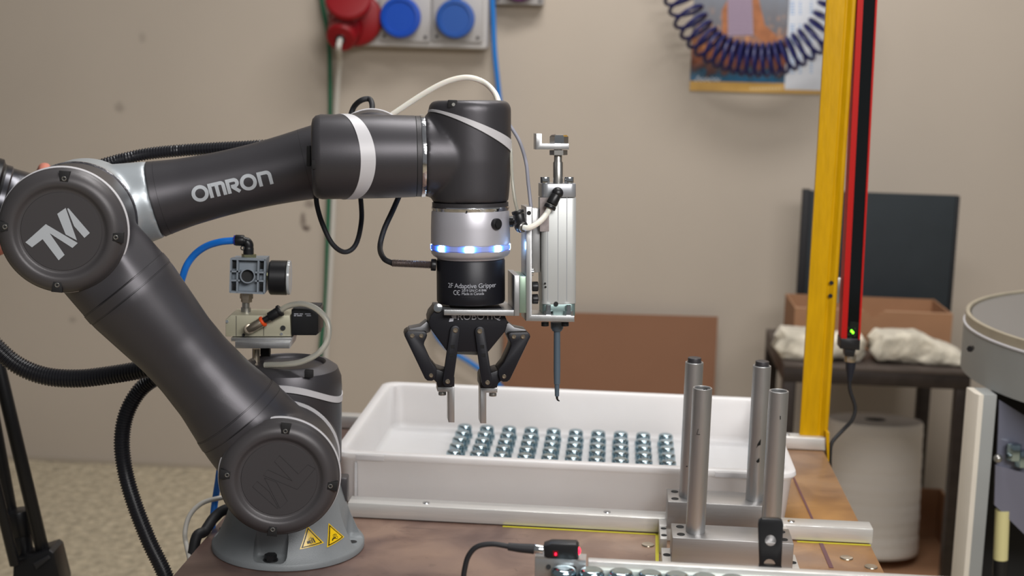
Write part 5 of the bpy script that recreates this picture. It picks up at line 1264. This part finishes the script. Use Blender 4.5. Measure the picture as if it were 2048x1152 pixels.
# calendar
def cal_mat():
    m = bpy.data.materials.new('calendar_photo'); m.use_nodes = True; N, L = nodes_of(m); bs = N['Principled BSDF']; bs.inputs['Roughness'].default_value = .35
    tc = N.new('ShaderNodeTexCoord'); sp = N.new('ShaderNodeSeparateXYZ'); L.new(tc.outputs['Generated'], sp.inputs[0])
    n = N.new('ShaderNodeTexNoise'); n.inputs['Scale'].default_value = 9; n.inputs['Detail'].default_value = 4; L.new(tc.outputs['Generated'], n.inputs['Vector'])
    ad = N.new('ShaderNodeMath'); ad.operation = 'MULTIPLY_ADD'; L.new(n.outputs[0], ad.inputs[0]); ad.inputs[1].default_value = .25; L.new(sp.outputs['Z'], ad.inputs[2])
    r = N.new('ShaderNodeValToRGB'); e = r.color_ramp.elements; e[0].position = .12; e[0].color = srgb((26, 92, 130)) + (1,); e[1].position = 1.0; e[1].color = srgb((92, 138, 176)) + (1,)
    for p_, c_ in ((.19, (30, 70, 92)), (.215, (66, 44, 44)), (.30, (138, 74, 40)), (.42, (150, 96, 62)), (.50, (92, 88, 92)), (.75, (108, 112, 122))):
        k = e.new(p_); k.color = srgb(c_) + (1,)
    L.new(ad.outputs[0], r.inputs[0])
    n2 = N.new('ShaderNodeTexVoronoi'); n2.inputs['Scale'].default_value = 16; L.new(tc.outputs['Generated'], n2.inputs['Vector'])
    mr = N.new('ShaderNodeMapRange'); L.new(n2.outputs['Distance'], mr.inputs[0]); mr.inputs[1].default_value = .1; mr.inputs[2].default_value = .45; mr.inputs[3].default_value = .55; mr.inputs[4].default_value = 0
    hz = N.new('ShaderNodeMapRange'); L.new(sp.outputs['Z'], hz.inputs[0]); hz.inputs[1].default_value = .55; hz.inputs[2].default_value = .35
    hz2 = N.new('ShaderNodeMapRange'); L.new(sp.outputs['Z'], hz2.inputs[0]); hz2.inputs[1].default_value = .16; hz2.inputs[2].default_value = .24
    mm = N.new('ShaderNodeMath'); mm.operation = 'MULTIPLY'; L.new(mr.outputs[0], mm.inputs[0]); L.new(hz.outputs[0], mm.inputs[1])
    mm2 = N.new('ShaderNodeMath'); mm2.operation = 'MULTIPLY'; L.new(mm.outputs[0], mm2.inputs[0]); L.new(hz2.outputs[0], mm2.inputs[1])
    mx = N.new('ShaderNodeMix'); mx.data_type = 'RGBA'; L.new(mm2.outputs[0], mx.inputs[0]); L.new(r.outputs[0], mx.inputs[6]); mx.inputs[7].default_value = srgb((236, 160, 84)) + (1,)
    L.new(mx.outputs[2], bs.inputs['Base Color']); return m
cl = thing('wall_calendar', 'wall calendar with an orange and blue city photo behind the coiled hose', 'calendar', W_(1510, 100), -TYAW)
cz0 = ZR(1510, 185, .004)[2]; cr0, cr1 = ZR(1383, 100, .004)[0], ZR(1660, 100, .004)[0]
part('sheet', B().tbox(cr0, cr1, dW - .003, dW - .0003, cz0, cz0 + .45), M_PHOTO, cl)
rp = ZR(1573, 100, .004)[0]; zc0 = ZR(1500, 165, .004)[2]
part('photo', B().tbox(cr0, rp, dW - .0040, dW - .0031, zc0, cz0 + .45), cal_mat(), cl)
part('bottom_strip', B().tbox(cr0, cr1, dW - .0042, dW - .0031, cz0, zc0 - .0005 if False else zc0), mat('calendar_yellow', (200, 156, 78), .5, var=.15, vscale=12), cl)
part('date_column', B().tbox(rp + .0005, cr1, dW - .0048, dW - .0043, zc0 - .018, cz0 + .45), M_PHOTO, cl)
# tower and lights in the printed photo (flat print)
def wpoly(L, o, m_, name, par): part(name, B().prism([W_(x, y, o) for x, y in L], TDp * .0002), m_, par)
wpoly([(1456, -40), (1502, -40), (1506, 70), (1456, 72)], .0044, mat('print_lilac', (160, 142, 158), .5), 'printed_tower', cl)
wpoly([(1444, 20), (1455, 0), (1456, 84), (1444, 90)], .0044, mat('print_orange', (168, 104, 62), .5, var=.3, vscale=40), 'printed_glow', cl)
wpoly([(1503, -40), (1508, -40), (1530, 50), (1552, 70), (1560, 88), (1530, 88), (1507, 68)], .0044, MATS['print_orange'], 'printed_glow', cl)
for k in range(9):
    wpoly([(1457, 2 + k * 8), (1503, 2 + k * 8), (1503, 4 + k * 8), (1457, 4 + k * 8)], .0048, mat('print_dark_line', (110, 80, 110), .5), 'printed_floor_line', cl)
pb_ = B()
for k in range(26):
    y = 4 + k * 5.6
    if 28 < y < 46: continue
    for x in (1580, 1598, 1620):
        wd = 9 if x == 1580 else 5
        pb_.prism([W_(x, y, .0050), W_(x + wd, y, .0050), W_(x + wd, y + 2.2, .0050), W_(x, y + 2.2, .0050)], TDp * .0001)
part('date_print', pb_, mat('print_blue', (120, 160, 205), .6), cl, kind='stuff')
sc_ = B()
pts_ = [(1390 + 2.4 * k, 159 + 3.5 * sin(k * 1.7) - (3 if k in (2, 3, 15) else 0)) for k in range(22)]
ow = W_(1390, 159, .0046)
stroke2d([(x, y) for x, y in pts_], 1.3, lambda u, v: W_(u, v, .0046), sc_); part('script_print', sc_, M_WHITE, cl, 'white script print')
sc2 = B()
for k in range(10): sc2.prism([W_(1500 + k * 6.6, 175, .0046), W_(1504.5 + k * 6.6, 175, .0046), W_(1504.5 + k * 6.6, 179, .0046), W_(1500 + k * 6.6, 179, .0046)], TDp * .0001)
part('small_print', sc2, mat('print_cream', (226, 200, 150), .6), cl)

# coiled hose hanging in front of the calendar
oc = .16
ctr = [(1330, -60), (1362, -10), (1378, 30), (1398, 62), (1425, 90), (1465, 108), (1510, 116), (1555, 113), (1592, 98), (1622, 78), (1645, 55), (1662, 25), (1676, -15), (1684, -70)]
C3 = resample(smooth_pts([W_(x, y, oc) for x, y in ctr], 14), .0008)
turns = 27; n_ = len(C3); coil = []
x_ = None
for i in range(0, n_):
    T = (C3[min(n_ - 1, i + 1)] - C3[max(0, i - 1)]).normalized(); Tt = T * 1.0
    N1 = (TDp - T * TDp.dot(T)).normalized(); N2 = T.cross(N1)
    # turns are looser at the ends of the arc and tight at the bottom
    s01 = i / (n_ - 1); ph = 2 * pi * turns * (s01 - .055 * sin(2 * pi * s01) / 1.0 * -1 * -1)
    coil.append(C3[i] + (N1 * cos(ph) * .046 + N2 * sin(ph) * .047 + Tt * cos(ph) * .014) - V((0, 0, .006)))
single('coiled_air_hose', B().tube(coil, .0058, 8), M_BLUED, 'dark blue coiled air hose sagging in front of the calendar', 'hose')

# ================================================================== MACHINE AT THE RIGHT EDGE
ym = 2.25; pm = PY(1934, 642, ym); RM = .40
mc = V((pm.x + RM + .033, ym + .05, 0)); zmt = PZ(1934, 642, pm.z).z - .010
mm_ = thing('round_feeder_machine', 'grey round-topped feeder machine at the right edge of the picture', 'machine', mc)
zA = zmt - .016; zBt = zA - .080
part('top_plate', B().lathe([(0, zmt - .004), (RM - .010, zmt - .004), (RM - .008, zmt - .008), (0, zmt - .008)], mc, (0, 0, 1), 128), M_MTOP, mm_)
part('rim', B().lathe([(RM - .0075, zA), (RM, zA), (RM, zmt - .001), (RM - .001, zmt), (RM - .006, zmt), (RM - .0075, zmt - .0015), (RM - .0075, zA)], mc, (0, 0, 1), 128), M_MRIM, mm_)
part('bead', B().lathe([(RM - .003, zA - .004), (RM + .003, zA - .0035), (RM + .003, zA - .001), (RM, zA - .0003), (RM - .003, zA - .0003)], mc, (0, 0, 1), 128), M_BAND, mm_)
part('apron', B().lathe([(RM - .010, zBt), (RM + .002, zBt), (RM + .002, zA - .0042), (RM - .010, zA - .0042), (RM - .010, zBt)], mc, (0, 0, 1), 128), M_MACH, mm_)
b = B(); c = mc + V((-RM * .985, -RM * .17, 0)); c = PY(1943, 696, ym - .10); b.cyl(c, c - V((.5, .8, 0)).normalized() * .01, .005, n=6); part('bolt', b, M_BLKP, mm_)
# post and panels
f2 = ym - .06
pP = PY(1950, 1152, f2)
part('corner_post', B().prism([V((x, y, .0)) for x, y in [(PY(1936, 740, f2 + .05).x, f2 + .05), (PY(1936, 740, f2 + .05).x, f2 + .01), (PY(1936, 740, f2 + .05).x + .004, f2), (PY(1972, 740, f2).x, f2), (PY(1972, 740, f2).x, f2 + .05)]], V((0, 0, zBt - .0005)), .001), M_MPOST, mm_)
part('side_post', B().prism([V((x, y, .0)) for x, y in [(PY(1972.5, 740, f2).x, f2 + .05), (PY(1972.5, 740, f2).x, f2 + .002), (PY(1999, 740, f2).x, f2 + .002), (PY(1999, 740, f2).x, f2 + .05)]], V((0, 0, zBt - .0005)), .001), M_MACH, mm_)
xw0 = PY(2000, 850, f2).x
part('dark_void_panel', B().box(V((xw0 + .20, f2 + .16, .55)), (.40, .008, .6)), M_HOLE, mm_)  # black sheet standing in for the shaded void inside the machine
acr = [PY(x, y, f2 + .01) for x, y in [(1999, 800), (2160, 900), (2160, 1080), (2048, 1062), (1990, 1010)]]
part('smoked_window', B().prism(acr, V((0, .004, 0)), .0), M_ACRY, mm_)
part('inner_shelf', B().prism([PY(x, y, f2 + .004) for x, y in [(1991, 930), (2160, 975), (2160, 1085), (2048, 1068), (1989, 1010)]], V((0, .005, 0)), .0), mat('window_lower', (112, 112, 126), .35), mm_)
for (x, y) in ((2028, 905), (2044, 918)):
    b = B(); p = PY(x, y, f2 - .004); b.cyl(p - V((0, 0, .012)), p + V((0, 0, .014)), .0115, n=6, bev=.001); part('hex_nut', b, M_ZINC, mm_)
b = B(); b.sphere(PY(1996, 917, f2 - .004), .007, n=16); part('ball_knob', b, M_STEEL, mm_)
part('hose_pipe', B().cyl(PY(2005, 1020, f2 + .012), PY(2001, 1118, f2 + .012), .0115, n=20), M_YTUBE, mm_, 'pale yellow vertical pipe')
part('pipe_clamp', B().cyl(PY(2001, 1119, f2 + .012), PY(2000, 1150, f2 + .012), .0120, n=20), M_BLKP, mm_)
for (dx, dy) in ((RM * 1.5, .1), (.3, .55)):
    part('foot_post', B().box(mc + V((dx - RM * .4, dy - .1, zBt / 2)), (.05, .05, zBt - .002), .002), M_MACH, mm_)

# ================================================================== TRIPOD, CAMERA AND HAND (left edge)
YT = 1.98
tp = thing('tripod', 'black camera tripod with crossing tube legs at the left edge', 'tripod', PY(-20, 900, YT))
def tl(L, r, name, y=YT, par=tp, m_=M_TRIP):
    a, c = PY(*L[0], y), PY(*L[1], y); return part(name, B().cyl(a, c, r, n=24, bev=.001), m_, par)
tl([(-25, 640), (86, 1105)], .0098, 'leg'); tl([(-40, 700), (38, 1120)], .0105, 'leg', YT + .03); tl([(-60, 760), (30, 1130)], .0075, 'leg', YT - .03)
tl([(36, 1020), (44, 1068)], .0175, 'leg_collar', YT + .02); tl([(43, 1060), (50, 1125)], .0140, 'lower_tube', YT + .02)
ft_ = [PY(x, y, YT - .02) for x, y in [(26, 1124), (60, 1112), (98, 1100), (106, 1106), (122, 1170), (118, 1260), (20, 1260)]]
part('leg_lock', B().prism(ft_, V((0, .05, 0)), .003), M_TRIP, tp)
part('lock_lever', B().prism([PY(x, y, YT - .026) for x, y in [(66, 1128), (96, 1112), (99, 1118), (72, 1140)]], V((0, .006, 0)), .001), M_RUB, tp)
for (xa_, xb_) in ((-20, 60), (20, 90)):
    a = PY(xa_ + 20, 1258, YT); part('foot_tube', B().cyl(a, V((a.x + .02 * (1 if xa_ > 0 else -1), YT, .0)), .010, n=16), M_TRIP, tp)
YK = 1.80
kc = thing('video_camera', 'black camera lens peeking out behind the elbow cover', 'camera', PY(-60, 430, YK))
kd = V((.86, .30, -.28)).normalized(); kA = PY(-38, 397, YK)
part('lens_barrel', B().lathe([(0, -.10), (.050, -.10), (.056, -.095), (.056, .014), (.051, .017), (.050, .020), (0, .020)], kA, kd, 48), M_TRIP, kc)
part('focus_ring', B().lathe([(.040, .020), (.0505, .020), (.0505, .026), (.0485, .028), (.0485, .050), (.0475, .052), (.040, .052)], kA, kd, 48), mat('lens_metal', (70, 70, 74), .25, .8), kc)
part('lens_hood', B().lathe([(.040, .052), (.0475, .052), (.0470, .085), (.0440, .085), (.040, .054)], kA, kd, 48), M_TRIP, kc)
bd_ = B(); c = kA - kd * .16
bd_.box(c, (.12, .10, .12), .012, kd.to_track_quat('X', 'Z').to_matrix().to_4x4()); part('camera_body', bd_, M_TRIP, kc)
part('mount', B().cyl(c - V((0, 0, .05)), PY(-40, 700, YT), .014, n=20), M_TRIP, kc)
# hand of a person holding the lens: palm behind the barrel, four fingers over the top, thumb under it
def chain(pts, rad, root_b):
    P = smooth_pts(pts, 5); n = len(P) - 1
    root_b.tube(P, 0, 12, rf=lambda L, i: (rad[0] + (rad[1] - rad[0]) * i / n) * (1 if 0 < i < n else .72) * (1.06 if i % 5 == 0 and 0 < i < n else 1))
    root_b.sphere(P[-1], rad[1] * .97, n=12); root_b.sphere(P[0], rad[0], n=12)
hd = B()
sidev = kd.cross(V((0, 0, 1))).normalized()
if sidev.y < 0: sidev = -sidev               # away from the camera
upv = kd.cross(sidev).normalized()
if upv.z < 0: upv = -upv
R_h = .0510
def around(s, ang, r=R_h): return kA + kd * s + (upv * cos(ang) + sidev * sin(ang)) * r
palm_c = around(.010, radians(100), .063)
for k, (s, a_end, rr) in enumerate([(.064, -16, .0082), (.052, 60, .0086), (.032, 62, .0084), (.013, 64, .0072)]):
    angs = [98 + (a_end - 98) * i / 4 for i in range(5)]
    chain([around(s + .002 * k * 0, radians(a), (.0570, .0575, .0560, .0540, .0530)[i] if s < .05 else (.0620, .0610, .0600, .0585, .0565)[i]) for i, a in enumerate(angs)], (.0098, rr), hd)
chain([around(.006, radians(120), .060), around(.018, radians(150), .060), around(.030, radians(178), .058), around(.038, radians(196), .056)], (.0125, .0092), hd)
hd.sphere(around(.024, radians(104), .066), .034, sc=(1.0, .55, 1.15), n=24)
hd.tube(smooth_pts([around(.024, radians(108), .070), around(.0, radians(125), .11), around(-.06, radians(130), .18), around(-.16, radians(130), .28)], 6), 0, 20, rf=lambda L, i: .026 + .0012 * i)
handb = remesh(hd, .0022, 3)
pn = thing('person', 'hand of a person, mostly hidden, holding the camera lens behind the elbow', 'person', around(.024, radians(104), .066))
part('hand', handb, M_SKIN, pn, sharp=80)
slv = B(); slv.tube(smooth_pts([around(-.06, radians(130), .18), around(-.16, radians(130), .28), around(-.30, radians(130), .36)], 6), 0, 24, rf=lambda L, i: .046 + .0012 * i)
part('sleeve', slv, mat('dark_sleeve', (40, 42, 50), .8), pn)
